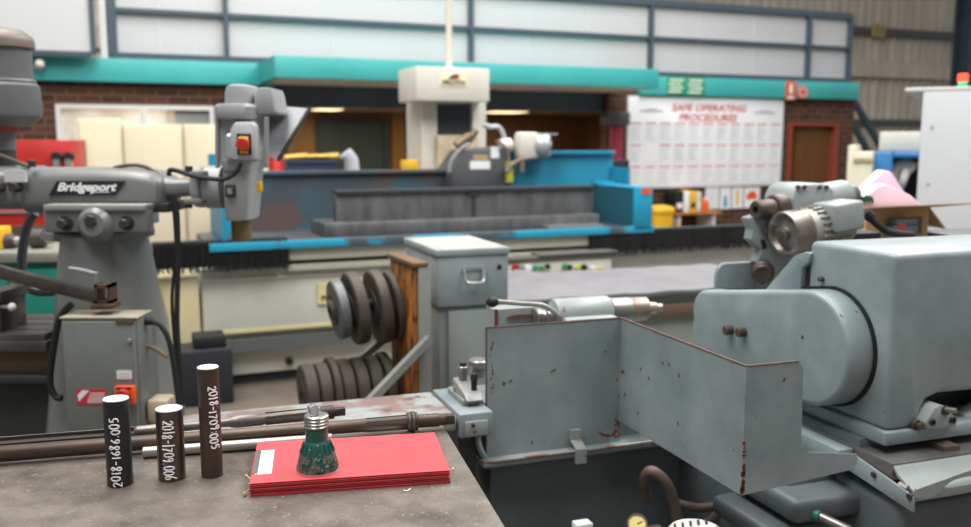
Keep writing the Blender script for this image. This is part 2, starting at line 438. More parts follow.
for r in range(3):
    for k in range(ncol):
        if r == 1 and k == 1: continue
        x0 = bx0+Wd*.008+k*cw; z1 = top-r*rh
        m = MB(); w_ = cw*.9; h_ = rh*.93
        m.box(x0, x0+w_, -.054, -.0505, z1-h_, z1)
        m.mm(1).box(x0+w_*.1, x0+w_*.9, -.0555, -.0535, z1-h_*.1, z1-h_*.04)
        m.mm(2); nl = random.randint(5, 8)
        for q in range(nl):
            zz = z1-h_*(.24+.7*q/nl); m.box(x0+w_*.1, x0+w_*random.uniform(.55, .92), -.055, -.0535, zz-h_*.03, zz)
        tag(put(m, 'procedure_sheet', [MATS['paper'], MATS['red_ink'], MATS['paper_line']], fr=W),
            'printed procedure sheet, %s from left in the %s row of the safety board' % (ORD[k], ('top', 'middle', 'bottom')[r]), 'sheet', 'procedure sheets on the safety board')
# loose notices below the board
mat('notice_blue', '#3aa0b8', .6); mat('notice_green', '#5fae62', .6)
for (p0, p1, y0, y1, mt, lab) in ((705, 719.3, 186, 209, 'paper_line', 'plain white notice hanging left below the safety board'), (719.6, 731.3, 187, 209, 'notice_blue', 'white notice with a small blue figure below the safety board'),
                          (731.6, 743.3, 187, 208.5, 'yellow', 'white notice with a yellow stripe below the safety board'), (743.6, 760, 187, 208, 'orange', 'white notice with a red arch picture below the safety board')):
    a, b = W.Y(p0, y1, -.03), W.Y(p1, y0, -.03); m = MB(); m.box(a.x, b.x, -.03, -.026, a.z, b.z)
    w_, h_ = b.x-a.x, b.z-a.z; m.mm(1)
    if mt == 'orange': m.prism([(a.x+w_*(.5+.36*math.cos(q)), a.z+h_*(.42+.4*math.sin(q))) for q in [PI*i/10 for i in range(11)]], 1, -.032, -.029)
    elif mt == 'yellow': m.box(a.x+w_*.38, a.x+w_*.62, -.032, -.029, a.z+h_*.15, a.z+h_*.85)
    elif mt == 'notice_blue': m.prism([(a.x+w_*.3, a.z+h_*.1), (a.x+w_*.7, a.z+h_*.1), (a.x+w_*.6, a.z+h_*.6), (a.x+w_*.4, a.z+h_*.6)], 1, -.032, -.029)
    else: [m.box(a.x+w_*.1, a.x+w_*.85, -.032, -.029, a.z+h_*(.15+.18*q), a.z+h_*(.19+.18*q)) for q in range(4)]
    tag(put(m, 'notice', [MATS['paper'], MATS[mt]], fr=W), lab, 'notice', 'notices below the safety board')
# signs on the fascia
for (p0, p1, y0, y1, c1, lab, kind) in ((667, 685, 77.5, 94, 'sign_green', 'green and white safety sign on the teal fascia, the left of two', 0), (686.5, 704.5, 78, 95, 'sign_green', 'green and white safety sign on the teal fascia, the right of two', 1),
                                  (785, 796, 81.5, 100, 'sign_red', 'tall red and white fire sign on the teal fascia', 2), (797, 808, 85, 99.5, 'sign_red', 'round red fire disc on the teal fascia', 3)):
    y = -.125; a, b = W.Y(p0, y1, y), W.Y(p1, y0, y); w_, h_ = b.x-a.x, b.z-a.z
    t = thing('safety_sign' if kind < 2 else 'fire_sign', lab, 'sign', W, (a.x, y, a.z))
    m = MB()
    if kind == 3: m.cyl(((a.x+b.x)/2, y+.004, (a.z+b.z)/2), ((a.x+b.x)/2, y-.012, (a.z+b.z)/2), w_*.5, n=32)
    else: m.box(a.x, b.x, y-.01, y+.004, a.z, b.z, .002)
    put(m, 'plate', MATS[c1], t)
    m = MB(); y -= .0105
    if kind < 2:
        for q in range(4): m.box(a.x+w_*(.12 if q%2 else .06), b.x-w_*(.1 if q%2 else .2), y-.002, y+.001, a.z+h_*(.1+.23*q), a.z+h_*(.2+.23*q))
    elif kind == 2:
        m.prism([(a.x+w_*.36, a.z+h_*.35), (a.x+w_*.66, a.z+h_*.35), (a.x+w_*.66, a.z+h_*.78), (a.x+w_*.5, a.z+h_*.9), (a.x+w_*.36, a.z+h_*.78)], 1, y-.002, y+.001)
        m.box(a.x+w_*.2, b.x-w_*.2, y-.002, y+.001, a.z+h_*.08, a.z+h_*.2)
    else:
        m.lathe([(w_*.36, 0), (w_*.36, .003), (w_*.3, .003), (w_*.3, 0)], ((a.x+b.x)/2, y-.002, (a.z+b.z)/2), (0,-1,0), 32, False)
    put(m, 'symbol', MATS['sign_white' if kind < 3 else 'sign_red'] if kind != 3 else MATS['sign_white'], t)
# small lamp bracket on the left fascia
t = thing('wall_bracket', 'small pale bracket fitting on the left end of the teal fascia', 'bracket', W, (W.Y(38, 66, -.14).x, -.14, W.Y(38, 66, -.14).z))
m = MB(); a = W.Y(38, 66, -.2); m.cyl((a.x, -.12, a.z), (a.x, -.24, a.z), .035); put(m, 'spigot', MATS['soffit'], t)
m = MB(); m.sphere((a.x+.02, -.25, a.z+.02), .05); put(m, 'cap', MATS['soffit'], t)

# ------------------------------------------------------------------ shelf, binders, tub below the board
ys = -.45
a, b = W.Y(676, 213, ys), W.Y(722, 213, ys)
t = thing('wall_shelf', 'light wooden shelf below the safety board holding binders', 'shelf', W, (a.x, -.005, a.z))
m = MB(); m.box(a.x, b.x, ys, -.005, a.z-.03, a.z); put(m, 'board', mat('pine', '#b57a3a', .6), t)
m = MB(); m.box(b.x-.12, b.x-.08, ys+.05, -.005, a.z-.3, a.z-.03); put(m, 'bracket', MATS['soffit'], t); m = MB(); m.box(a.x+.08, a.x+.12, ys+.05, -.005, a.z-.3, a.z-.03); put(m, 'bracket', MATS['soffit'], t)
zs = a.z
for (p0, p1, yt, mt, lab) in ((676, 684, 191, 'black', 'black ring binder at the left end of the wooden shelf'), (684, 690, 192, 'paper', 'white ring binder between the black and the yellow one'),
                          (690.5, 696.5, 191, 'yellow', 'yellow ring binder with dark marks on the wooden shelf'), (697, 702, 192, 'cream', 'cream ring binder right of the yellow one')):
    q, r = W.Y(p0, yt, -.4), W.Y(p1, yt, -.4)
    t = thing('ring_binder', lab, 'binder', W, (q.x, -.4, zs+.001), 'binders on the wooden shelf')
    m = MB(); m.box(q.x+.004, r.x-.004, -.4, -.1, zs+.001, q.z, .006); put(m, 'cover', MATS[mt], t)
    m = MB(); m.box(q.x+.02, r.x-.02, -.403, -.399, zs+.06, zs+.14); put(m, 'spine_label', MATS['black' if mt == 'yellow' else 'paper'], t)
q, r = W.Y(702.5, 198, -.42), W.Y(712, 212, -.42)
t = thing('spray_bottle', 'orange and white squeeze bottle on the wooden shelf', 'bottle', W, ((q.x+r.x)/2, -.36, zs+.001))
c = ((q.x+r.x)/2, -.36, zs+.001); h = q.z-zs
m = MB(); m.lathe([(.05, 0), (.06, .01), (.06, h*.5), (.05, h*.75), (.02, h*.85), (.02, h*.9)], c); put(m, 'body', MATS['orange'], t)
m = MB(); m.lathe([(.022, h*.9), (.022, h), (.008, h*1.02)], c); put(m, 'cap', MATS['paper'], t)
q, r = W.Y(653.5, 206, -.7), W.Y(673.5, 232, -.7)
t = thing('yellow_tub', 'bright yellow plastic tub behind the right end of the blue machine', 'tub', W, ((q.x+r.x)/2, -.6, r.z))
w_ = (r.x-q.x)/2; cx = (q.x+r.x)/2; zt_ = q.z
m = MB(); m.loft([(0, cx, -.6, w_*.8, .12), (zt_-.1, cx, -.6, w_*.92, .15), (zt_-.1, cx, -.6, w_, .17), (zt_-.06, cx, -.6, w_, .17)], e=5); put(m, 'body', MATS['yellow'], t)
m = MB(); m.loft([(zt_-.06, cx, -.6, w_*1.02, .175), (zt_-.02, cx, -.6, w_*.9, .15), (zt_, cx, -.6, w_*.5, .08)], e=5); put(m, 'lid', MATS['yellow'], t)
# ------------------------------------------------------------------ surface grinder in the middle distance
G = Frame(0, 7.0, 23)
mat('g_white', '#dcdcd4', .45, col2='#cfcfc4', scale=2.5)
mat('g_cream', '#d8d6cd', .5, col2='#cfcbbf', scale=2)
mat('g_yellowed', '#d9c98f', .6)
mat('g_gutter', '#5a5c5c', .5)
mat('g_plinth', '#26282a', .6)
mat('g_blue', '#1899bd', .4, col2='#2188a8', scale=3)
mat('g_bluegrey', '#454c51', .5, col2='#37606f', scale=2.6, chip='#5a4b48', chip_scale=2.2, chip_at=.6, lo=.45, hi=.7)
mat('g_bluedeep', '#22809f', .45, col2='#2b8fb0', scale=2)
mat('g_chuck', '#7e7f80', .4, .5, col2='#5c5d60', scale=4, stretch=(2,2,.6))
mat('g_dark', '#54575a', .5, col2='#484b50', scale=4)
mat('g_bellows', '#6f757e', .7)
mat('steel', '#b9babb', .35, .8)
mat('sign_cream', '#efe6c0', .5)
mat('clear_tube', '#b8bcc4', .3)
mat('hose_brown', '#7a6a5c', .5)
gxl, gxr = G.Y(148, 300, 0).x, G.Y(762, 250, 0).x
sg = thing('surface_grinder', 'large white and blue surface grinder with a tall column and black brush skirts', 'grinding machine', G, ((gxl+gxr)/2, .8, 0))
# base
zs_ = G.Y(250, 268, 0).z; zg1 = G.Y(250, 331, 0).z; zg0 = G.Y(250, 346, 0).z; zp = G.Y(250, 372, 0).z; zsl = G.Y(250, 283, -.03).z
m = MB()
m.box(gxl+.35, gxr, 0, 1.5, zg1, zs_, .02)
m.box(gxl+.1, gxr, -.06, 1.5, zp, zg0, .015); m.box(gxl+.1, gxr, .06, 1.5, zg0-.02, zg1+.02)
m.box(gxl+.35, gxr-.02, -.02, .02, zs_-.06, zsl+.02, .005)
put(m, 'base', MATS['g_white'], sg)
m = MB(); m.box(gxl, gxl+.33, -.05, 1.2, zg1-.1, zs_-.03, .015); put(m, 'end_cover', mat('g_endcream', '#e0d4ae', .5, col2='#d2c08a', scale=3), sg)
m = MB(); m.box(gxl+.12, gxr, -.16, .06, zg0, zg0+.05); m.box(gxl+.12, gxr, -.17, -.15, zg0, zg1-.02); m.mm(1).box(gxl+.12, gxr, -.012, .06, zg1-.008, zg1+.012)
put(m, 'coolant_gutter', [MATS['g_gutter'], MATS['g_yellowed']], sg)
m = MB(); m.box(gxl+.15, gxr-.05, -.02, 1.45, 0, zp); put(m, 'plinth', MATS['g_plinth'], sg)
m = MB(); a = G.Y(289, 361, -.065); m.cyl((a.x, -.06, a.z), (a.x, -.1, a.z), .025); put(m, 'drain_plug', MATS['black'], sg)
# saddle strips under the table
zt0 = G.Y(400, 243, -.1).z
m = MB(); sx0, sx1 = G.Y(286, 250, -.02).x, G.Y(592, 240, -.02).x
m.box(sx0, sx1, -.1, .9, zt0-.09, zt0-.005, .008); m.mm(1).box(sx0+.02, sx1-.05, -.04, .9, zt0-.14, zt0-.09); m.mm(0).box(sx0, sx1-.06, -.07, .9, zs_-.03, zt0-.12, .008)
put(m, 'saddle', [mat('g_saddle', '#c9c8b8', .5), MATS['g_plinth']], sg)
# brush skirts
def brush(x0, x1, y, z0, z1, parent):
    m = MB(); m.box(x0, x1, y, y+.03, z0+(z1-z0)*.12, z1); m.box(x0, x1, y-.015, y+.12, z1-.02, z1+.008)
    n = int((x1-x0)/.004)
    t = bmesh.new()
    for i in range(n):
        x = x0+(x1-x0)*i/n+random.uniform(-.004, .004); l = z0+random.uniform(-.015, .015); w = .007; dx = random.uniform(-.02, .02); yy = y+random.uniform(-.02, .0)
        a, b, c, d = [t.verts.new(p) for p in ((x,yy,z1-.01), (x+w,yy-.003,z1-.01), (x+w*.7+dx,yy-.012,l), (x+dx,yy-.01,l))]; t.faces.new((a,b,c,d))
    m._merge(t, False)
    return put(m, 'brush_skirt', mat('bristle', '#0d0d0e', .6) if 'bristle' not in MATS else MATS['bristle'], parent)
a, b = G.Y(153, 264, -.12), G.Y(288, 262, -.12); zb1 = zt0+.0
brush(a.x, b.x, -.12, G.Y(200, 271, -.12).z, G.Y(200, 243, -.12).z, sg)
a, b = G.Y(590, 240, -.12), G.Y(770, 240, -.12)
brush(a.x, b.x, -.12, G.Y(680, 250, -.12).z, G.Y(680, 229, -.12).z, sg)
# blue table tray
tx0, tx1 = G.Y(209, 240, -.15).x, G.Y(654, 232, -.15).x; zt1 = G.Y(450, 234, -.15).z
m = MB(); m.box(tx0, tx1, -.12, .75, zt0, zt0+.05, .006); m.mm(1).box(tx0, tx1, -.15, -.12, zt0, zt1, .004)
put(m, 'table_tray', [mat('tray_steel', '#5d6063', .45, .3, col2='#4c4f53', scale=3), mat('g_blue_worn', '#4d585f', .4, col2='#2a9dc0', scale=2.2, lo=.42, hi=.5)], sg)
# back splash guard, left part
zb = G.Y(415, 173, .7).z; bx0_, bx1_ = G.Y(236, 180, .7).x, G.Y(468, 170, .7).x
m = MB(); m.box(bx0_, bx1_, .7, .73, zt0+.05, zb); m.box(bx0_, bx1_, .66, .76, zb, zb+.03, .005)
put(m, 'rear_guard', MATS['g_bluegrey'], sg)
m = MB(); a = G.Y(208, 154, .62); b = G.Y(236, 160, .62); m.box(a.x, b.x, .6, .64, zt0+.05, a.z); m.box(a.x, a.x+.03, -.1, .6, zt0+.05, zt0+.32)
put(m, 'end_guard', MATS['g_blue'], sg)
# right part: tall sheet with return, end box
a, b = G.Y(508, 154.5, .75), G.Y(613, 154.5, .75)
m = MB(); m.box(a.x-.3, b.x, .75, .78, zt0+.05, a.z); m.box(b.x-.03, b.x, .45, .75, zt0+.05, a.z-.12); m.box(a.x-.3, b.x, .7, .79, a.z, a.z+.03, .004)
put(m, 'rear_guard', MATS['g_bluedeep'], sg)
m = MB(); q = G.Y(612, 160, .8); r = G.Y(629, 195, .8); m.box(q.x, r.x, .8, 1.2, r.z-.2, q.z, .01); put(m, 'motor_cover', MATS['black'], sg)
a, b = G.Y(594.5, 182, .5), G.Y(637, 187, -.15); zr = b.z; c = G.Y(653, 187, -.15)
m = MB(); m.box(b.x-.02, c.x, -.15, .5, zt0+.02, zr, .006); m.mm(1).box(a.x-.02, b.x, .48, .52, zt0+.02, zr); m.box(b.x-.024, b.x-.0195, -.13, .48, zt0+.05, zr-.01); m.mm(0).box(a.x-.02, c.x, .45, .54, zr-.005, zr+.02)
put(m, 'end_box', [MATS['g_blue'], mat('shaded_blue', '#1d5f70', .5, col2='#2b5560', scale=3)], sg)  # inner faces get a darker blue, their shade put into the colour
m = MB(); q = G.Y(646, 191, -.155); m.box(q.x-.04, q.x+.05, -.156, -.149, q.z-.025, q.z+.025); put(m, 'warning_label', MATS['orange'], sg)
# magnetic chuck and work
a, b = G.Y(336, 192, .15), G.Y(594, 191, .15); c = G.Y(400, 221, .05)
m = MB(); m.box(a.x, b.x, .15, .27, zt0+.05, a.z, .01); m.box(a.x-.12, b.x-.02, .02, .5, zt0+.05, c.z, .008); m.mm(1).box(a.x, b.x, .12, .28, a.z-.02, a.z+.01, .004)
q = G.Y(474, 200, .14).x; m.box(q-.05, q+.05, .13, .16, a.z-.05, a.z-.01); m.box(q-.012, q+.012, .14, .16, zt0+.1, a.z)
put(m, 'magnetic_chuck', [MATS['g_chuck'], mat('g_rail', '#37383b', .45)], sg)
m = MB(); q = G.Y(572, 225, .0); m.box(q.x-.25, q.x+.25, -.08, .1, zt0+.05, zt0+.075); put(m, 'end_plate', MATS['steel'], sg)
# column
cy = 1.05
a, b = G.Y(421, 200, cy), G.Y(484, 200, cy); zh0 = G.Y(450, 103, cy-.25).z
m = MB(); dpt = .38
m.box(a.x, b.x, cy+.03, cy+dpt, .5, zh0+.05); m.box(a.x, a.x+.14, cy-.05, cy+.05, .9, zh0+.02, .006); m.box(b.x-.13, b.x, cy-.05, cy+.05, .9, zh0+.02, .006)
put(m, 'column', MATS['g_cream'], sg)
m = MB(); nb = 9; z_a, z_b = G.Y(450, 135, cy).z, zh0
for i in range(nb): z = z_a+(z_b-z_a)*i/nb; m.prism([(cy+.03, z), (cy-.015, z+(z_b-z_a)/nb*.5), (cy+.03, z+(z_b-z_a)/nb)], 0, a.x+.14, b.x-.13)
put(m, 'bellows', MATS['g_bellows'], sg)
m = MB(); q = G.Y(434, 135, cy-.05); m.box(a.x+.12, b.x-.11, cy-.12, cy+.04, G.Y(450, 192, cy).z, z_a, .01); put(m, 'slide', mat('g_stained', '#d2c7ac', .5, col2='#a8926d', scale=5), sg)
h0, h1 = G.Y(416, 66, cy-.28), G.Y(490, 102, cy-.28)
m = MB(); m.box(h0.x, h1.x, cy-.28, cy+.22, h1.z, h0.z, .015)
hc = put(m, 'head_cover', MATS['g_cream'], sg)
m = MB(); q, r = G.Y(439.5, 73, cy-.285), G.Y(467, 86.5, cy-.285); m.box(q.x, r.x, cy-.286, cy-.278, r.z, q.z); 
m.mm(1); w_, h_ = r.x-q.x, q.z-r.z
m.text('PROTH', q.x+w_*.1, r.x-w_*.08, r.z+h_*.08, r.z+h_*.46, cy-.287, .003, 0, .02)
m.mm(2).prism([(q.x+w_*.5, r.z+h_*.55), (q.x+w_*.64, r.z+h_*.55), (q.x+w_*.74, r.z+h_*.92), (q.x+w_*.6, r.z+h_*.92)], 1, cy-.29, cy-.286)
m.mm(1).prism([(q.x+w_*.28, r.z+h_*.55), (q.x+w_*.4, r.z+h_*.55), (q.x+w_*.56, r.z+h_*.92), (q.x+w_*.5, r.z+h_*.92)], 1, cy-.29, cy-.286)
m.prism([(q.x+w_*.42, r.z+h_*.55), (q.x+w_*.48, r.z+h_*.55), (q.x+w_*.62, r.z+h_*.92), (q.x+w_*.57, r.z+h_*.92)], 1, cy-.29, cy-.286)
put(m, 'maker_plate', [MATS['sign_cream'], MATS['black'], MATS['red']], hc)
m = MB(); q = G.Y(449, 60, cy+.2); m.cyl((q.x, cy+.2, h0.z), (q.x, cy+.2, h0.z+1.6), .028); m.cyl((q.x, cy+.2, h0.z), (q.x, cy+.2, h0.z+.04), .05); put(m, 'screw_tube', MATS['g_yellowed'] if False else mat('g_tube', '#cfc9ba', .5), sg)
# wheel head
wy = .55
P = [G.Y(*p, wy) for p in ((451, 190), (451, 174), (467, 150), (510, 147), (510, 190))]
m = MB(); m.prism([(p.x, p.z) for p in P], 1, wy, cy-.05, .012); wh = put(m, 'wheel_head', MATS['g_dark'], sg)
m = MB(); q, r = G.Y(470, 155, wy-.003), G.Y(490, 169, wy-.003); m.box(q.x, r.x, wy-.004, wy+.002, r.z, q.z-.05); m.mm(1).box(q.x+.03, r.x-.02, wy-.004, wy+.002, q.z-.045, q.z-.0)
put(m, 'rating_plate', [MATS['paper'], mat('plate_gold', '#b09a72', .5)], wh)
m = MB(); q, r = G.Y(491, 146.5, wy-.003), G.Y(499, 158, wy-.003); m.box(q.x, r.x, wy-.004, wy+.002, r.z, q.z); put(m, 'white_label', MATS['paper'], wh)
m = MB(); m.tube([G.Y(*p, wy-.02) for p in ((449, 172), (452, 160), (462, 148), (470, 144))], .016); put(m, 'guard_rim', MATS['grey_mid'], wh)
for p0, p1 in (((455, 186), (463, 150)),):
    pass
m = MB(); q, r = G.Y(462, 138, wy+.1), G.Y(474, 148, wy+.1); m.cyl(G.Y(456, 146, wy+.1), G.Y(470, 136, wy+.1), .04); m.cyl(G.Y(468, 142, wy+.1), G.Y(476, 130, wy+.1), .03); put(m, 'dresser', mat('g_brass', '#7d6a55', .45, .5), sg)
m = MB(); m.tube([G.Y(*p, wy+.1) for p in ((483, 124), (490, 127), (498, 127), (503, 134), (505, 145))], .022); put(m, 'coolant_hose', MATS['clear_tube'], sg)
m = MB(); m.tube([G.Y(*p, wy-.03) for p in ((496, 141), (505, 147), (509, 158), (507, 170))], .012); m.tube([G.Y(*p, wy-.05) for p in ((506, 172), (512, 165), (520, 160), (530, 158))], .02); m.cyl(G.Y(522, 172, wy-.05), G.Y(522, 160, wy-.05), .02); put(m, 'nozzle_pipe', MATS['hose_brown'], sg)
m = MB(); q = G.Y(509, 172, wy); m.box(q.x-.03, q.x+.03, wy-.03, wy+.05, q.z-.09, q.z+.09, .01); put(m, 'sight_glass', mat('lime', '#c8cc3a', .4), sg)
# drive motor
mc = G.Y(524, 144, wy); R_ = .125
m = MB(); m.cyl(G.Y(505, 146, wy)+Vector((0,.1,0)), G.Y(516, 145, wy)+Vector((0,.1,0)), .06); q, r = G.Y(519, 132, wy), G.Y(541, 158.5, wy); m.box(q.x, r.x-.02, wy-.02, wy+.12, r.z, q.z, .03); put(m, 'motor', MATS['g_cream'], sg)
m = MB(); c0 = G.Y(540, 146, wy)+Vector((0,.05,0)); m.lathe([(.0,0),(.1,0),(.108,.02),(.108,.08),(.09,.11),(.04,.11),(.04,.125),(0,.125)], c0, (.8,-.6,0), 32)
m.mm(1).lathe([(.04,.127),(.0,.13)], c0, (.8,-.6,0), 20); m.mm(0).box(c0.x+.02, c0.x+.16, wy-.02, wy+.06, c0.z+.095, c0.z+.11)
put(m, 'motor_fan_cover', [mat('g_silver', '#a9adb0', .35, .3), MATS['black']], sg)
# control panel
py_ = -.3
q, r = G.Y(508, 262, py_), G.Y(611, 274, py_)
m = MB(); m.box(q.x, r.x, py_, 0, r.z-.02, q.z-.005, .006); m.mm(1).box(q.x-.02, r.x+.03, py_-.02, py_+.12, q.z-.005, q.z+.03, .01); m.box((q.x+r.x)/2-.2, r.x+.05, py_-.03, py_+.14, q.z+.03, q.z+.045, .01)
cp = put(m, 'control_panel', [MATS['g_cream'], mat('g_hood', '#55534f', .7)], sg)
for px, py, c, s_ in ((515, 266.5, 'red', .028), (522, 267, 'grey_mid', .02), (527, 267, 'paper', .028), (535, 266.5, 'sign_green', .02), (541, 266.5, 'sign_green', .018), (547, 265, 'black', .018),
                      (564, 265, 'sign_green', .02), (569, 266, 'black', .02), (577, 266, 'lime', .022), (583, 267, 'black', .03), (592, 267, 'paper', .018), (597, 268, 'g_yellowed', .016), (602, 267, 'g_yellowed', .016), (527, 273, 'black', .016)):
    q = G.Y(px, py+1, py_); m = MB(); m.cyl((q.x, py_+.005, q.z), (q.x, py_-.025, q.z), s_); put(m, 'button', MATS[c], cp)
# yellow sign on the base, half hidden by the pulley
q, r = G.Y(318, 284, -.025), G.Y(350, 302, -.025); m = MB(); m.box(q.x, r.x, -.024, .002, r.z, q.z); w_, h_ = r.x-q.x, q.z-r.z
m.mm(1).text('PROTH', q.x+w_*.1, r.x-w_*.06, r.z+h_*.12, r.z+h_*.42, -.025, .003, 0, .02); m.prism([(q.x+w_*.34, r.z+h_*.55), (q.x+w_*.5, r.z+h_*.55), (q.x+w_*.62, r.z+h_*.9), (q.x+w_*.5, r.z+h_*.9)], 1, -.029, -.024)
put(m, 'base_plate', [mat('plate_yellow', '#e6d9a0', .5), MATS['black']], sg)
# lubricator block on the left of the column
q, r = G.Y(402, 160, cy), G.Y(415, 169, cy); m = MB(); m.box(q.x, r.x, cy-.1, cy+.05, r.z-.04, q.z, .01); put(m, 'oil_pump', MATS['yellow'], sg)
m = MB(); q = G.Y(430, 190, cy-.15); m.box(q.x-.02, q.x+.34, cy-.25, cy+.1, q.z-.06, q.z+.0, .01); put(m, 'column_foot', MATS['g_plinth'], sg)

# ------------------------------------------------------------------ things standing behind the grinder's rear guard
yb = 2.1
a, b = G.Y(287, 160, yb), G.Y(336, 176, yb)
zsup = a.z-.3
t = thing('wooden_workbench', 'plain workbench behind the blue grinder carrying a blue bin', 'workbench', G, ((a.x+b.x)/2, yb+.3, 0))
m = MB(); m.box(a.x-.5, b.x+.9, yb-.1, yb+.6, zsup-.05, zsup); put(m, 'worktop', MATS['wood'], t)
for lx in (a.x-.45, b.x+.82):
    for ly in (yb-.05, yb+.52): m = MB(); m.box(lx, lx+.06, ly, ly+.06, 0, zsup-.05); put(m, 'leg', MATS['navy'], t)
t = thing('parts_bin', 'dark blue parts bin behind the left rear guard of the blue grinder', 'bin', G, ((a.x+b.x)/2, yb+.1, zsup))
m = MB()
for q in ((a.x, b.x, yb, yb+.02), (a.x, b.x, yb+.33, yb+.35), (a.x, a.x+.02, yb+.02, yb+.33), (b.x-.02, b.x, yb+.02, yb+.33)): m.box(*q, zsup, a.z)
m.box(a.x+.02, b.x-.02, yb+.02, yb+.33, zsup, zsup+.02); put(m, 'body', mat('bin_blue', '#2e3a55', .5), t)
m = MB(); m.box(a.x-.02, b.x+.02, yb-.02, yb+.0, a.z-.03, a.z+.0); put(m, 'rim', MATS['bin_blue'], t)
for i, (px, r_) in enumerate(((297, .05), (309, .04), (320, .04), (330, .055))):
    q = G.Y(px, 159, yb+.15); m = MB(); m.cyl((q.x-.12, yb+.15+.02*i, a.z+.012), (q.x+.1, yb+.15+.02*i, a.z+.03), r_*.7)
    tag(put(m, 'brass_fitting', mat('brass', '#c9a85a', .35, .7) if 'brass' not in MATS else MATS['brass'], fr=G), ['brass rod end at the left end of the blue parts bin', 'brass rod end, second from left in the blue parts bin', 'brass rod end, third from left in the blue parts bin', 'brass rod end at the right end of the blue parts bin'][i], 'fitting', 'brass pieces in the blue bin')
q = G.Y(341, 168, yb); r = G.Y(336, 153, yb)
m = MB(); m.tube([(q.x+.13, yb, zsup), (q.x+.1, yb, a.z), (r.x+.09, yb, r.z)], .07, n=16, smooth=False); tag(put(m, 'paper_roll', MATS['paper_line'], fr=G), 'tilted pale paper roll beside the blue parts bin', 'roll')
q = G.Y(281, 157, yb-.1); m = MB(); m.loft([(zsup, q.x-.03, yb-.0, .07, .07), (q.z, q.x-.03, yb-.0, .07, .07), (q.z+.03, q.x-.03, yb-.0, .05, .05)]); tag(put(m, 'red_can', MATS['red'], fr=G), 'red can standing left of the blue parts bin', 'can')

# ------------------------------------------------------------------ cream cabinets before the window, red tool chest
yw = 3.2
def cream_cab(p0, p1, py, y, lab):
    a, b = G.Y(p0, py, y), G.Y(p1, py, y)
    t = thing('cream_cabinet', lab, 'cabinet', G, ((a.x+b.x)/2, y+.25, 0), 'cream cabinets before the brick wall')
    h = a.z; m = MB(); m.box(a.x, b.x, y, y+.5, .06, h, .01); put(m, 'body', MATS['cream'], t)
    m = MB(); m.box(a.x+.02, b.x-.02, y+.03, y+.47, 0, .06); put(m, 'plinth', MATS['g_plinth'], t)
    m = MB(); m.box(a.x+.02, b.x-.02, y-.022, y-.001, .1, h-.03, .004); d = put(m, 'door', MATS['cream'], t)
    m = MB(); m.box(b.x-.09, b.x-.07, y-.05, y-.022, h*.55, h*.62); put(m, 'handle', MATS['grey_mid'], d)
cream_cab(77, 121, 118, yw, 'tall cream cabinet left of the three behind the milling machine arm')
cream_cab(122, 182, 124, yw, 'tall cream cabinet in the middle of the three behind the milling machine arm')
cream_cab(183, 222, 124, yw, 'tall cream cabinet right of the three, behind the milling machine head')
m = MB(); a, b = G.Y(70, 117, yw-.35), G.Y(77, 240, yw-.35); m.box(a.x, b.x, yw-.35, yw+.1, 0, a.z); tag(put(m, 'cream_board', MATS['g_cream'], fr=G), 'narrow cream upright board left of the cream cabinets', 'board')
m = MB(); a, b = G.Y(81, 140, yw-.06), G.Y(87, 170, yw-.06); m.box(a.x, b.x, yw-.06, yw-.03, .02, a.z); tag(put(m, 'timber_batten', mat('batten', '#9a7a62', .6), fr=G), 'thin brown batten leaning on the left cream cabinet', 'batten')
a, b = G.Y(262, 140, yw-.4), G.Y(284, 150, yw-.4); m = MB(); m.box(a.x, b.x, yw-.4, yw-.1, .02, G.Y(270, 153, yw-.4).z, .02); tag(put(m, 'cream_carton', MATS['cream'], fr=G), 'cream carton right of the milling machine head behind the blue guard', 'carton')
R = Frame(-4.0, 7.6, 10)
a, b = R.Y(-30, 140, 0), R.Y(71, 168, 0)
t = thing('tool_chest', 'bright red tool chest behind the milling machine arm', 'tool chest', R, ((a.x+b.x)/2, .25, 0)); zt_ = a.z
m = MB(); m.box(a.x, b.x, 0, .5, .12, zt_, .012); put(m, 'body', MATS['red'], t)
z = zt_-.36
k = 0
m = MB(); m.box(a.x+.02, b.x-.02, -.02, -.001, z, zt_-.04, .004); lid = put(m, 'door', MATS['red'], t)
for px in (57, 69):
    q = R.Y(px, 157, -.03); m = MB(); m.cyl((q.x, -.02, q.z), (q.x, -.06, q.z), .045); m.mm(1).box(q.x-.025, q.x+.025, -.065, -.02, q.z-.13, q.z-.02); put(m, 'lock', [MATS['black'], MATS['steel']], lid)
while z > .2:
    z2 = max(.14, z-.2); m = MB(); m.box(a.x+.02, b.x-.02, -.02, -.001, z2+.01, z-.01, .004); d = put(m, 'drawer', MATS['red'], t)
    m = MB(); m.box(a.x+.1, b.x-.1, -.045, -.02, z-.05, z-.03); put(m, 'handle', MATS['steel'], d); z = z2
for px in (a.x+.08, b.x-.08):
    m = MB(); m.cyl((px-.02, .25, .06), (px+.02, .25, .06), .06); put(m, 'caster', MATS['black_rubber'], t)
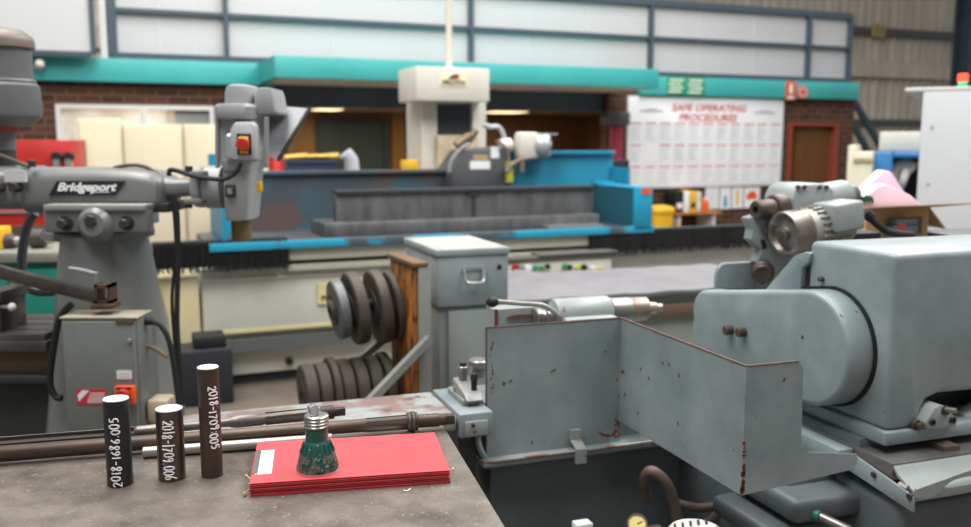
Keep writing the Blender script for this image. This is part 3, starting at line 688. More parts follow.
# ------------------------------------------------------------------ vertical milling machine on the left
F = Frame(-1.49, 3.6, 0)
mat('mill_grey', '#7b7d7b', .3, col2='#6f716f', scale=3, chip='#8a7a62', chip_scale=9, chip_at=.73)
mat('mill_head', '#a3a5a6', .35, col2='#979a9b', scale=3)
mat('motor_dark', '#6d6f70', .4, col2='#606264', scale=4)
mat('motor_rust', '#6f6c68', .45, col2='#75604f', scale=14)
mat('mill_dark', '#2b2d2c', .55, col2='#3a3c38', scale=3)
mat('iron', '#5d5750', .45, .5, col2='#6d6358', scale=10)
mat('oily_iron', '#6a665f', .35, .6, col2='#4a443e', scale=5)
mat('bolt', '#43403d', .5, .4)
mat('box_grey', '#767b77', .42, col2='#6d726f', scale=4, chip='#9a9a90', chip_scale=24, chip_at=.74)
mat('sticker', '#e4e6e6', .5)
mill = thing('milling_machine', 'grey vertical milling machine with a long ram and black name strip at left', 'milling machine', F, (0, 0, 0))
def f0(px, py, y=0): return F.Y(px, py, y)
# column: a lofted casting, waisted under the turret
def colsec(py, pl, pr, dep, e=4):
    a = f0(pl, py, -.13); b = f0(pr, py, .2); return (a.z, (a.x+b.x)/2, .08, (b.x-a.x)/2, dep, e)
secs = [(0.0, .02, .1, .42, .5, 6), (.12, .02, .1, .42, .5, 6), (.14, .02, .1, .36, .42, 5)]
secs += [colsec(470, 40, 186, .34), colsec(430, 45, 179, .32), colsec(380, 48, 170, .3), colsec(340, 50, 165, .29), colsec(300, 50, 157, .28, 3.4), colsec(270, 50, 152, .27, 3), colsec(245, 50, 149, .26, 2.6), colsec(236, 50, 148, .26, 2.4)]
m = MB(); m.loft(secs, n=40); put(m, 'column', MATS['mill_grey'], mill)
# turret
a = f0(50, 236, .06); z0_ = a.z; zc = f0(50, 226, -.2).z
m = MB(); m.lathe([(.205, 0), (.215, .004), (.215, .03), (.2, .04), (.2, .05)], (f0(99, 236, .06).x, .06, z0_-.004), n=48); put(m, 'turret_ring', MATS['mill_grey'], mill)
p, q = f0(41, 230, -.22), f0(144, 206, -.22)
m = MB(); m.box(p.x, q.x, -.2, -.12, z0_+.04, q.z, .01); m.box(p.x+.08, q.x-.12, -.12, .26, z0_+.04, q.z); m.mm(1).box(p.x+.01, q.x, -.215, -.11, q.z-.018, q.z+.004, .004)
tr = put(m, 'turret', [MATS['mill_grey'], mat('worn_edge', '#a9a9a2', .35, .4)], mill)
c = f0(92, 221, -.23); m = MB(); m.lathe([(.075, 0), (.06, .03), (.045, .045), (0, .045)], (c.x, -.19, c.z-.012), (0, -1, 0), 32); put(m, 'pivot_boss', MATS['mill_grey'], tr)
for px, py in ((61, 224), (90, 221), (123, 224)):
    c = f0(px, py, -.24); r_ = .03 if px == 90 else .024; m = MB(); m.cyl((c.x, -.17, c.z), (c.x, -.205-(.02 if px == 90 else 0), c.z), r_*1.2); m.cyl((c.x, -.2, c.z), (c.x, -.245, c.z), r_*.8, n=6); put(m, 'bolt', MATS['bolt'], tr)
# ram: lofted along x
def rsec(px, yt, yb_, hy, e=4):
    a = f0(px, yt, .0); b = f0(px, yb_, .0); return (a.x, .05, (a.z+b.z)/2, hy, (a.z-b.z)/2, e)
m = MB(); m.loft([rsec(-60, 166, 209, .17), rsec(27, 166, 209, .17), rsec(30, 167, 208, .165), rsec(32, 167.5, 213, .15), rsec(60, 167.5, 212, .15), rsec(110, 167.5, 211, .15), rsec(140, 168.5, 211, .15), rsec(154, 171, 211, .148), rsec(163, 176, 209, .14), rsec(166, 179, 207, .12), rsec(167, 182, 203, .09)], n=40, ax=0)
ram = put(m, 'ram', MATS['mill_grey'], mill)
m = MB(); p = f0(145, 206, -.1); q = f0(167, 213, -.1); m.box(p.x-.3, q.x, -.08, .18, q.z, p.z+.01, .004); put(m, 'dovetail', MATS['mill_dark'], mill)
p, q = f0(49, 195.5, -.105), f0(125, 181, -.105); w_, h_ = q.x-p.x, q.z-p.z
m = MB(); m.prism([(p.x, p.z), (q.x-w_*.14, p.z), (q.x, q.z), (p.x+w_*.12, q.z)], 1, -.108, -.09)
m.mm(1).text('Bridgeport', p.x+w_*.12, q.x-w_*.1, p.z+h_*.12, q.z-h_*.1, -.109, .003, .35, .035)
m.box(p.x+w_*.55, q.x-w_*.2, -.1095, -.1075, p.z+h_*.2, p.z+h_*.26)
put(m, 'name_strip', [MATS['black'], MATS['paper']], ram)
p, q = f0(5, 182, -.125), f0(25, 170, -.125); m = MB(); m.box(p.x, q.x, -.128, -.11, p.z, q.z); put(m, 'rating_plate', mat('plate_pale', '#c9c9c4', .5), ram)
for px, py in ((15, 187), (0, 187)):
    c = f0(px, py, -.13); m = MB(); m.cyl((c.x, -.1, c.z), (c.x, -.15, c.z), .02, n=6); put(m, 'bolt', MATS['bolt'], ram)
m = MB(); m.cyl(f0(32, 167, -.1), f0(32, 160, -.1), .015); put(m, 'oil_cup', MATS['bolt'], ram)
m = MB(); m.tube([f0(*k_, -.05) for k_ in ((-10, 152), (5, 157), (20, 163), (30, 167))], .009); put(m, 'conduit', mat('conduit', '#5a5346', .5), ram); m = MB(); m.tube([f0(*k_, 0) for k_ in ((114, 168), (130, 165), (146, 167), (160, 176))], .008); put(m, 'conduit', MATS['conduit'], ram)
# neck and head adaptor
m = MB(); p = f0(166, 188, .03); q = f0(198, 188, .03); m.loft([(p.x-.02, .03, p.z, .07, .05), (p.x+.05, .03, p.z, .055, .038), (q.x-.01, .03, p.z+.004, .055, .036)], ax=0)
m.box(f0(182, 190, -.1).x, f0(201, 190, -.1).x, -.1, .1, f0(190, 205, -.1).z, f0(190, 199, -.1).z, .01); m.box(f0(190, 190, -.1).x, f0(204, 190, -.1).x, -.1, .12, f0(190, 176, -.1).z-.004, f0(190, 171, -.1).z, .01)
put(m, 'head_neck', MATS['mill_grey'], mill)
for py, py2 in ((166, 172), (202, 208)):
    c = f0(189, py, -.06); d = f0(189, py2, -.06); m = MB(); m.cyl(c, d, .016, n=6); put(m, 'clamp_bolt', MATS['bolt'], mill)
m = MB(); p = f0(194, 187, .03); q = f0(212, 187, .03); hz = abs(f0(200, 165, .03).z-p.z); m.lathe([(hz*.7, 0), (hz*.92, .01), (hz*.95, .04), (hz*.8, .05), (hz*.98, .055), (hz*.98, q.x-p.x+.05)], (p.x, .03, p.z), (1,0,0), 40); put(m, 'head_adaptor', MATS['mill_head'], mill)
# spindle head
def hsec(pl, pr, py, hy, e=5): a = f0(pl, py, -.08); b = f0(pr, py, .08); return (a.z, (a.x+b.x)/2, .03, (b.x-a.x)/2, hy, e)
m = MB(); m.loft([hsec(224, 257, 221, .11), hsec(223, 258, 218, .115), hsec(222, 260, 190, .12), hsec(221, 262, 168, .125)], n=32)
hd = put(m, 'quill_housing', MATS['mill_head'], mill)
m = MB(); c = f0(230, 191, -.1); m.box(c.x-.02, c.x+.02, -.105, -.08, c.z-.025, c.z+.025, .006); m.mm(1).box(c.x-.009, c.x+.009, -.108, -.1, c.z-.012, c.z+.012); put(m, 'sight_window', [MATS['bolt'], MATS['grey_mid']], hd)
m = MB(); a = f0(241, 222, .03); b = f0(241, 241, .03); m.cyl((a.x, .03, a.z+.01), (a.x, .03, b.z), .04); put(m, 'spindle', mat('spindle_brown', '#7d6a48', .4, .4), hd)
m = MB(); a = f0(259, 187, -.1); m.box(a.x-.01, a.x+.01, -.1, -.08, a.z-.02, a.z+.02, .004); put(m, 'stop_knob', MATS['yellow'], hd)
m = MB(); m.loft([hsec(221, 262, 170, .14, 4), hsec(219, 264, 162, .15, 4), hsec(219, 264, 160, .15, 4)], n=32); m.loft([hsec(217, 265, 160, .13, 8), hsec(217, 265, 119, .13, 8)], n=32)
gh = put(m, 'gear_housing', MATS['mill_head'], mill)
p, q = f0(233, 160, -.115), f0(258, 122, -.115); m = MB(); m.prism([(p.x, p.z), (q.x, p.z), (q.x, q.z-.02), (p.x+.09, q.z), (p.x+.02, q.z), (p.x, q.z-.03)], 1, -.15, -.09, .01); put(m, 'switch_mount', mat('mill_light', '#b9bbbc', .35), gh)
p, q = f0(237.5, 155, -.152), f0(251, 133.5, -.152); m = MB(); m.box(p.x, q.x, -.158, -.148, p.z, q.z, .003); m.mm(1).box(p.x+.008, q.x-.008, -.166, -.157, p.z+.02, q.z-.012, .004); m.box(p.x+.012, q.x-.012, -.163, -.157, p.z+.006, p.z+.016)
sw = put(m, 'emergency_switch', [MATS['black'], MATS['yellow']], gh)
c = p.lerp(q, .5); m = MB(); m.cyl((c.x+.003, -.16, c.z), (c.x+.003, -.195, c.z), .02, .024); put(m, 'stop_button', MATS['red'], sw)
m = MB(); p = f0(229, 146, -.14); m.lathe([(.016, -.045), (.02, -.04), (.02, .04), (.016, .045)], (p.x, -.125, p.z), n=16); put(m, 'chrome_grip', mat('chrome', '#e0e2e4', .15, .9), gh)
# variable speed housing and motor, belt cover to the right
m = MB(); m.loft([hsec(215, 266, 119, .17, 4), hsec(214, 267, 116, .175, 4), hsec(214, 267, 107, .175, 4), hsec(217, 264, 104, .17, 4)], n=36); vb = put(m, 'drive_cover', MATS['mill_head'], mill)
m = MB(); m.loft([hsec(254, 285, 114, .1, 9), hsec(253, 286, 112, .105, 9), hsec(253, 283, 95, .105, 9), hsec(256, 281, 88, .1, 7), hsec(258, 276, 87, .08, 6)], n=32); put(m, 'belt_cover', MATS['mill_head'], vb)
m = MB(); m.loft([hsec(222, 262, 104, .14, 3), hsec(222, 262, 92, .14, 3), hsec(224, 260, 86, .135, 3), hsec(228, 256, 84, .11, 3)], n=36); put(m, 'motor', MATS['mill_head'], mill)
for px in (217.5, 266.5):
    m = MB(); m.cyl(f0(px, 168, -.1), f0(px, 117, -.1), .009); put(m, 'tie_rod', MATS['grey_mid'], gh)
# chip guard of grey sheet
P = [f0(*k_, .1) for k_ in ((264, 110), (283, 106), (307, 108), (284, 160), (266, 152))]
zt0_, zt1_ = P[3].z, P[1].z; tl = lambda k_, o=0: Vector((k_.x, .0+.16*(k_.z-zt0_)/(zt1_-zt0_)+o, k_.z))
m = MB(); m.rings([[tl(k_) for k_ in P], [tl(k_, .005) for k_ in P]]); put(m, 'chip_guard', mat('smoked_sheet', '#9b9da3', .35, col2='#8d9096', scale=9, alpha=.8), mill)
m = MB(); m.bar(tl(P[2], -.003), tl(P[3], -.003), .012, .012); put(m, 'guard_edge', MATS['bolt'], mill)
# black cables
m = MB(); m.tube([f0(*k_, -.17) for k_ in ((241, 163), (236, 172), (224, 179), (205, 178), (190, 175), (178, 171), (170, 170), (169, 176))], .009); put(m, 'switch_cable', MATS['black_rubber'], mill)
m = MB(); m.tube([f0(*k_, -.1) for k_ in ((174, 196), (177, 215), (178, 260), (177, 320), (180, 380), (182, 440))], .011); m.tube([f0(*k_, -.07) for k_ in ((173, 200), (176, 250), (172, 300), (176, 360), (180, 420))], .007); put(m, 'hanging_cable', MATS['black_rubber'], mill)
# motor of the slotting attachment at the ram's rear end
c = f0(2, 100, .05); mr = lambda px: (f0(px, 100, .05).x-c.x)*.96; zz = lambda py: f0(3, py, .05).z
prof = [(mr(12), zz(150)), (mr(12), zz(128)), (mr(31), zz(124)), (mr(39), zz(116)), (mr(40), zz(110)), (mr(38.5), zz(86)), (mr(33.5), zz(81))]
m = MB(); m.lathe([(r_, h-zz(150)) for r_, h in prof], (c.x, .05, zz(150)), n=48); m.lathe([(mr(35), 0), (mr(36), .008), (mr(35), .016)], (c.x, .05, zz(83.5)), n=48)
m.lathe([(mr(33), 0), (mr(33), zz(44)-zz(82))], (c.x, .05, zz(82)), n=48)
sm = put(m, 'slotting_motor', MATS['motor_dark'], mill)
m = MB(); m.lathe([(mr(34), zz(49)-zz(49)), (mr(36.5), .004), (mr(36.5), zz(41)-zz(49)), (mr(35), zz(37)-zz(49)), (mr(26), zz(30)-zz(49)), (mr(14), zz(28)-zz(49)), (.005, zz(28)-zz(49)+.003)], (c.x, .05, zz(49)), n=48); put(m, 'fan_cowl', MATS['motor_rust'], sm)
m = MB(); m.lathe([(mr(16), 0), (mr(16), zz(124)-zz(132))], (c.x, .05, zz(132)), n=32); m.mm(1).lathe([(mr(12), 0), (mr(12), zz(130)-zz(172))], (c.x, .05, zz(172)), n=24); put(m, 'neck', [MATS['orange'] if False else mat('primer', '#a9452c', .6), MATS['mill_dark']], sm)
# electrical cabinet hung on the column
eb = -.17; p, q = f0(61, 320, eb-.2), f0(137, 318, eb-.2); p.z = f0(61, 440, eb-.2).z
m = MB(); m.box(p.x, q.x, eb-.2, eb-.06, p.z, q.z, .006); m.box(p.x+.05, q.x-.03, eb-.06, eb+.06, p.z+.04, q.z-.06); m.mm(1).box(p.x-.004, q.x+.004, eb-.205, eb-.055, q.z-.003, q.z+.003, .001)
bx = put(m, 'electrical_box', [MATS['box_grey'], mat('dusty_top', '#a39d8c', .7, col2='#8a8272', scale=12)], mill)
m = MB(); m.box(p.x+.006, q.x-.006, eb-.212, eb-.2, p.z+.006, q.z-.012, .003); m.mm(1).box(q.x-.012, q.x-.009, eb-.2125, eb-.21, p.z+.01, q.z-.02); dr = put(m, 'door', [MATS['box_grey'], MATS['worn_edge']], bx)
def onbox(px, py): return f0(px, py, eb-.213)
a, b = onbox(116, 322), onbox(134, 317.5); m = MB(); m.box(a.x, b.x, eb-.216, eb-.211, a.z-.006, b.z-.01); put(m, 'stamped_tag', mat('rust_tag', '#5a4a38', .6), dr)
a = onbox(129.5, 340.5); m = MB(); m.cyl((a.x, eb-.21, a.z), (a.x, eb-.222, a.z), .008); put(m, 'lock', MATS['steel'], dr)
a, b = onbox(117, 379), onbox(131.5, 370.5); m = MB(); m.box(a.x, b.x, eb-.2145, eb-.211, a.z, b.z); m.mm(1)
for i in range(2): m.box(a.x+.008, b.x-.008, eb-.2152, eb-.214, a.z+.008+.01*i, a.z+.011+.01*i)
put(m, 'white_sticker', [MATS['sticker'], MATS['paper_line']], dr)
a, b = onbox(77, 404.5), onbox(106, 389); w_, h_ = b.x-a.x, b.z-a.z; m = MB(); m.box(a.x, b.x, eb-.2145, eb-.211, a.z, b.z); m.mm(1).prism([(a.x+w_*.08, a.z+h_*.2), (a.x+w_*.45, a.z+h_*.9), (a.x+w_*.2, a.z+h_*.9), (a.x+w_*.04, a.z+h_*.6)], 1, eb-.2155, eb-.214)
for i in range(5): m.prism([(a.x+w_*(.34+.03*i), a.z+h_*(.14+.14*i)), (b.x-w_*.04, a.z+h_*(.14+.14*i)), (b.x-w_*.04, a.z+h_*(.19+.14*i)), (a.x+w_*(.36+.03*i), a.z+h_*(.19+.14*i))], 1, eb-.2155, eb-.214)
put(m, 'red_label', [mat('label_red', '#c22f3c', .5), MATS['paper']], dr)
a, b = onbox(117, 403), onbox(136, 385); m = MB(); m.box(a.x, b.x, eb-.235, eb-.21, a.z, b.z, .004); m.mm(1).cyl(((a.x+b.x)/2, eb-.23, (a.z+b.z)/2+.004), ((a.x+b.x)/2, eb-.26, (a.z+b.z)/2+.004), .024); m.mm(2).box(a.x+.01, b.x-.01, eb-.237, eb-.23, b.z+.002-.012, b.z-.003)
put(m, 'isolator_switch', [MATS['orange'], MATS['red'], MATS['black']], dr)
m = MB(); a = f0(158, 398, eb); m.box(q.x+.004, q.x+.085, eb-.17, eb-.07, a.z-.05, a.z+.04, .015); put(m, 'socket_box', mat('socket', '#b3a78f', .5), bx)
m = MB(); s_ = lambda *k_: f0(*k_, eb-.12); m.cyl(s_(143, 321), s_(152, 321), .016); m.tube([s_(150, 321), s_(160, 325), s_(168, 338), s_(173, 360), s_(177, 390), s_(181, 430)], .011); put(m, 'cable', MATS['black_rubber'], bx)
m = MB(); m.tube([s_(144, 346), s_(154, 348), s_(163, 354), s_(168, 357)], .009); put(m, 'brown_cable', mat('cable_brown', '#7a6a52', .5), bx)
m = MB(); m.tube([f0(*k_, eb-.12) for k_ in ((72, 304), (60, 318), (54, 345), (50, 380), (55, 396), (62, 398))], .013); put(m, 'loop_cable', MATS['black_rubber'], bx)
# square bar clamped in front of the column, with a T handle
a, b = f0(-60, 260, -.3), f0(101, 299, -.3); m = MB(); d = (b-a).normalized(); m.bar(f0(-60, 256, -.3), f0(97, 297, -.3), .035, .045, bev=.003); br_ = put(m, 'locking_bar', MATS['oily_iron'], mill)
m = MB(); p, q = f0(95, 304, -.33), f0(109, 285, -.33); m.box(p.x, q.x, -.33, -.26, p.z, p.z+.012); m.box(p.x, p.x+.01, -.33, -.26, p.z, q.z); m.box(q.x-.01, q.x, -.33, -.26, p.z, q.z); m.box(p.x, q.x, -.33, -.26, q.z-.012, q.z); m.box(p.x-.015, q.x+.01, -.34, -.25, p.z-.02, p.z, .005); put(m, 'clamp', mat('rusty_steel', '#6a4f3e', .5, .4, col2='#4d4038', scale=9), br_)
m = MB(); m.cyl(f0(96, 284, -.3), f0(96, 272, -.3), .01); m.tube([f0(98, 275, -.3), f0(84, 271, -.3), f0(69, 268.5, -.3)], .008); put(m, 'handle', mat('galvanised', '#9aa0a2', .35, .6), br_)
# knee and T-slot table at the left edge, front side
m = MB(); p, q = f0(-70, 357, -.1), f0(47, 333, -.1)
m.box(p.x, q.x, -.12, .3, p.z+.05, q.z, .004)
for i in range(3): m.mm(1).box(p.x, q.x+.001, -.04+.11*i, -.02+.11*i, q.z-.02, q.z+.001)
m.mm(0).box(p.x, q.x+.01, -.135, .31, p.z+.03, p.z+.07, .004)
put(m, 'mill_table', [mat('table_steel', '#6c6c6a', .35, .5, col2='#55534f', scale=6), MATS['mill_dark']], mill)
m = MB(); p2 = f0(-70, 374, -.1); m.box(p.x, q.x+.03, -.1, .28, p2.z, p.z+.03, .004); m.mm(1).box(p.x, q.x+.06, -.14, .3, p2.z-.03, p2.z, .004); put(m, 'saddle', [mat('saddle_brown', '#5a4a3c', .5, .3), MATS['mill_dark']], mill)
m = MB(); m.box(p.x, f0(62, 380, -.05).x, -.06, .3, .25, p2.z-.03, .03); put(m, 'knee', MATS['mill_dark'], mill)

m = MB(); p, q, r = f0(-60, 330, -.06), f0(5, 300, -.06), f0(9, 290, -.06)
m.box(p.x, q.x, -.1, .1, f0(0, 333, -.06).z, q.z, .004); m.box(q.x-.06, q.x+.015, -.11, .11, q.z, r.z, .004); m.box(q.x-.2, q.x-.12, -.11, .11, q.z, r.z, .004)
vi = put(m, 'vise', MATS['oily_iron'], mill)
m = MB(); c = f0(12, 307, -.1); m.cyl((q.x, -.09, c.z), (c.x, -.1, c.z), .008); m.mm(1).sphere(c, .016); put(m, 'vise_handle', [MATS['steel'], MATS['paper']], vi)

# ------------------------------------------------------------------ teal bench beyond the mill, with a few tools on it
B2 = Frame(-2.9, 5.2, 6)
a, b = B2.Y(-40, 330, 0), B2.Y(62, 262, 0)
t = thing('teal_cupboard', 'dark teal metal cupboard bench behind the milling machine column', 'cupboard', B2, ((a.x+b.x)/2, .3, 0)); zt_ = B2.Y(30, 262, 0).z
mat('teal_dark', '#12796b', .45, col2='#0f6d60', scale=3)
m = MB(); m.box(a.x, b.x, 0, .6, .08, zt_, .008); put(m, 'body', MATS['teal_dark'], t)
m = MB(); m.box(a.x+.03, b.x-.03, .04, .57, 0, .08); put(m, 'plinth', MATS['g_plinth'], t)
xm_ = B2.Y(11, 300, 0).x
for d0, d1, kx in ((a.x+.02, xm_-.006, xm_-.06), (xm_+.006, b.x-.02, B2.Y(21, 318, 0).x)):
    m = MB(); m.box(d0, d1, -.022, -.001, .12, zt_-.04, .004); d = put(m, 'door', MATS['teal_dark'], t)
    q = B2.Y(21, 324, -.03); m = MB(); m.cyl((kx, -.02, q.z+.03), (kx, -.06, q.z+.03), .028); m.cyl((kx, -.055, q.z+.03), (kx, -.075, q.z+.03), .04); put(m, 'knob', MATS['steel'], d)
m = MB(); q = B2.Y(30, 252, 0); m.box(a.x-.02, b.x+.02, -.04, .64, zt_, q.z, .006); put(m, 'worktop', mat('worn_top', '#8a8a80', .5, col2='#77766c', scale=4), t); zt_ = q.z
m = MB(); m.box(a.x-.1, b.x+.3, .66, .7, .02, B2.Y(20, 226, .66).z); tag(put(m, 'back_board', mat('back_brown', '#5a4328', .6, col2='#4d3922', scale=3, stretch=(1,1,9)), fr=B2), 'brown timber backing board standing behind the teal cupboard bench', 'board')
for px, r_, lab in ((10, .045, 'round steel chuck nearest the yellow block on the teal bench'), (41, .06, 'dark round steel chuck at the right on the teal bench')):
    q = B2.Y(px, 250, .2); t = thing('machine_chuck', lab, 'chuck', B2, (q.x, .2, zt_)); z = zt_+r_
    m = MB(); m.cyl((q.x-.05, .2, z), (q.x+.03, .2, z), r_); put(m, 'body', MATS['oily_iron'], t)
    m = MB(); m.cyl((q.x+.03, .2, z), (q.x+.07, .2, z), r_*.6); put(m, 'jaws', MATS['steel'], t)
q = B2.Y(26, 249, .22); r = B2.Y(33, 249, .22); m = MB(); m.cyl((q.x-.09, .3, zt_+.03), (r.x, .3, zt_+.03), .028); m.cyl((q.x-.03, .3, zt_+.032), (q.x+.0, .3, zt_+.032), .031); tag(put(m, 'steel_arbor', MATS['steel'], fr=B2), 'short bright steel arbor lying between the two chucks on the teal bench', 'arbor')
q = B2.Y(1, 248, .2); m = MB(); m.box(q.x-.12, q.x+.03, .15, .3, zt_, zt_+.13, .01); tag(put(m, 'yellow_box', MATS['yellow'], fr=B2), 'yellow box at the left edge of the teal bench', 'box')
# grey hose from the ram to the bench side
m = MB(); m.tube([f0(*k_, .3) for k_ in ((35, 213), (29, 222), (24, 240), (22, 262), (24, 282), (34, 291), (48, 292), (60, 291))], .02); put(m, 'grey_hose', mat('hose_grey', '#50565a', .5), mill)

# ------------------------------------------------------------------ floor-side cable and dark box by the grinder's left end
q = G.Y(172, 400, -.4); m = MB(); m.box(q.x, q.x+.38, -.5, -.2, 0.0, G.Y(172, 350, -.4).z, .01); m.mm(1).box(q.x+.15, q.x+.35, -.45, -.25, G.Y(172, 350, -.4).z, G.Y(172, 344, -.4).z+.04, .01)
tag(put(m, 'coolant_tank', [mat('tank_dark', '#22252c', .5), MATS['black']], fr=G), 'dark coolant tank on the floor at the left end of the white grinder', 'tank')

# ------------------------------------------------------------------ rusty rack carrying pulleys and grinding wheel flanges
K = Frame(-.3, 3.72, 23); mat('dull_zinc', '#7c7e7f', .5, .3, col2='#6a6b6c', scale=12)
mat('rust', '#a8641f', .7, col2='#5f3d22', scale=7, stretch=(2,2,.8), chip='#35281f', chip_scale=14, chip_at=.56, lo=.42, hi=.58)
mat('rack_grey', '#8a8d88', .5, col2='#7d807a', scale=5)
mat('wheel_dark', '#3f3933', .6, col2='#50473d', scale=12)
mat('wheel_face', '#3a3735', .65)
k0 = lambda px, py, y=0: K.Y(px, py, y)
a, b = k0(414, 266), k0(430, 268)
rk = thing('wheel_rack', 'rusty orange steel rack with a grey diagonal brace holding pulleys', 'rack', K, (a.x, .25, 0))
zr_ = k0(420, 267).z
m = MB(); m.box(b.x-.055, b.x, -.01, .03, 0, zr_, .003); m.box(b.x-.09, b.x+.0, .03, .34, 0, .02); put(m, 'front_post', MATS['rack_grey'], rk)
m = MB(); m.box(a.x-.0, b.x-.055, .0, .34, .0, zr_, .004); put(m, 'board', MATS['rust'], rk)
m = MB(); m.box(a.x-.01, b.x-.01, -.012, .36, zr_, zr_+.02, .003); put(m, 'top_plank', mat('plank_brown', '#7a5c40', .7, col2='#5d4735', scale=8, stretch=(2,9,9)), rk)
q = k0(366, 405, -.04); r = k0(430, 338, -.04); m = MB(); m.bar(q+(q-r)*.3, r, .03, .04, up=(0,-1,0)); put(m, 'brace', MATS['rack_grey'], rk)
q = k0(345, 372, .36); r = k0(400, 325, .36); m = MB(); m.bar(q+(q-r)*.1, r+(r-q)*.15, .03, .04, up=(0,-1,0)); put(m, 'brace', MATS['rack_grey'], rk)
zp1 = k0(395, 301, .25).z; zp2 = k0(395, 379, .25).z
for z, l in ((zp1, a.x-k0(335, 301, .25).x), (zp2, a.x-k0(300, 380, .25).x)):
    m = MB(); m.cyl((a.x-.01, .25, z), (a.x-l, .25, z), .018); put(m, 'peg', MATS['bolt'], rk)
def disc(name, px, py, rpx, th, z, mt, lab, group, hub=0, tilt=.13):
    q = K.Y(px, py, .25); r = rpx*(3.92)/900; x = q.x
    t = thing(name, lab, 'pulley', K, (x, .25, z-r+.0), group); zc_ = z-r*.0
    zc_ = z-(.022 if r > .05 else 0)
    m = MB(); ax = Vector((1, 0, tilt)).normalized(); m.lathe([(.03, 0), (r-.006, 0), (r, .006), (r, th-.006), (r-.006, th), (.03, th), (.03, 0)], (x, .25, zc_), ax, 48, False); put(m, 'rim', MATS[mt], t)
    m = MB(); m.lathe([(.03, -.004), (r*.5, -.004), (r*.5, .0), (.03, 0)], (x, .25, zc_), ax, 36, False); put(m, 'face_plate', MATS['wheel_face'], t)
    if hub: m = MB(); m.lathe([(.02, -hub), (r*.32, -hub), (r*.4, 0), (.03, 0)], (x, .25, zc_), ax, 28, False); put(m, 'hub', MATS['oily_iron'], t)
disc('grey_pulley', 334, 308, 30, .045, zp1, 'dull_zinc', 'pale grey pulley at the outer end of the rack\'s upper peg', 'pulleys on the upper peg', .02)
disc('grinding_flange', 350, 308, 37, .05, zp1, 'wheel_dark', 'large dark pulley next to the pale grey one on the upper peg', 'pulleys on the upper peg')
disc('grinding_flange', 373, 306, 38, .048, zp1, 'wheel_dark', 'large dark pulley third from the outer end of the upper peg', 'pulleys on the upper peg')
disc('grinding_flange', 389, 305, 36, .03, zp1, 'wheel_dark', 'thin dark pulley nearest the rusty board on the upper peg', 'pulleys on the upper peg')
LW = ['outermost dark ring on the lower peg of the rusty rack', 'second dark ring from the outer end of the lower peg', 'widest flanged ring third from the outer end of the lower peg', 'fourth dark ring from the outer end of the lower peg', 'fifth dark ring from the outer end of the lower peg', 'sixth dark ring, behind the diagonal brace on the lower peg', 'dark ring nearest the rusty board on the lower peg']
for i, (px, rp, th) in enumerate(((302, 29, .06), (316, 29, .06), (329, 34, .036), (338, 31, .06), (352, 31, .06), (366, 31, .06), (380, 34, .045))):
    disc('grinding_flange', px, 386, rp, th*.9, zp2, 'wheel_dark', LW[i], 'rings on the lower peg', 0, .05)

# ------------------------------------------------------------------ steel box with a handle on a grey cabinet
Q = Frame(-.15, 3.98, 20)
mat('zinc_grey', '#99a4a6', .4, col2='#859193', scale=3, chip='#5d6668', chip_scale=20, chip_at=.72)
mat('cab_grey', '#8a938f', .45, col2='#818a86', scale=2)
q0 = lambda px, py, y=0: Q.Y(px, py, y)
a, b = q0(438, 306), q0(508, 305); zt1_ = q0(440, 250).z; zb1_ = (a.z+b.z)/2
t = thing('grey_cabinet', 'plain grey steel cabinet under the lidded steel box', 'cabinet', Q, ((a.x+b.x)/2, .25, 0))
m = MB(); m.box(a.x+.01, b.x-.01, .02, .53, .0, zb1_, .006); put(m, 'body', MATS['cab_grey'], t)
m = MB(); m.box(a.x+.05, b.x-.03, .004, .0195, .08, zb1_-.02, .003); put(m, 'door', MATS['cab_grey'], t)
t = thing('steel_box', 'blue-grey lidded steel box with a drop handle on the grey cabinet', 'box', Q, ((a.x+b.x)/2, .25, zb1_))
m = MB(); m.box(a.x, b.x, 0, .55, zb1_+.001, zt1_-.02, .004); put(m, 'body', MATS['zinc_grey'], t)
m = MB(); m.box(a.x-.008, b.x+.008, -.008, .558, zt1_-.03, zt1_, .004); m.mm(1).box(a.x, b.x, 0, .55, zt1_, zt1_+.001); put(m, 'lid', [MATS['zinc_grey'], mat('lid_dust', '#a9aba8', .5, col2='#988e7a', scale=9, lo=.5, hi=.7)], t)
h0_, h1_ = q0(463, 270, -.02), q0(486, 282, -.02); m = MB()
m.box(h0_.x, h1_.x, -.006, 0, h0_.z-.008, h0_.z+.012, .002); m.tube([(h0_.x+.008, -.012, h0_.z), (h0_.x+.012, -.028, h1_.z+.012), (h0_.x+.03, -.034, h1_.z), (h1_.x-.03, -.034, h1_.z), (h1_.x-.012, -.028, h1_.z+.012), (h1_.x-.008, -.012, h0_.z)], .007); put(m, 'handle', MATS['steel'], t)
c = q0(500, 267, -.01); m = MB(); m.prism([(c.x-.014, c.z), (c.x, c.z-.014), (c.x+.014, c.z), (c.x, c.z+.014)], 1, -.004, 0); put(m, 'lock', MATS['black'], t)

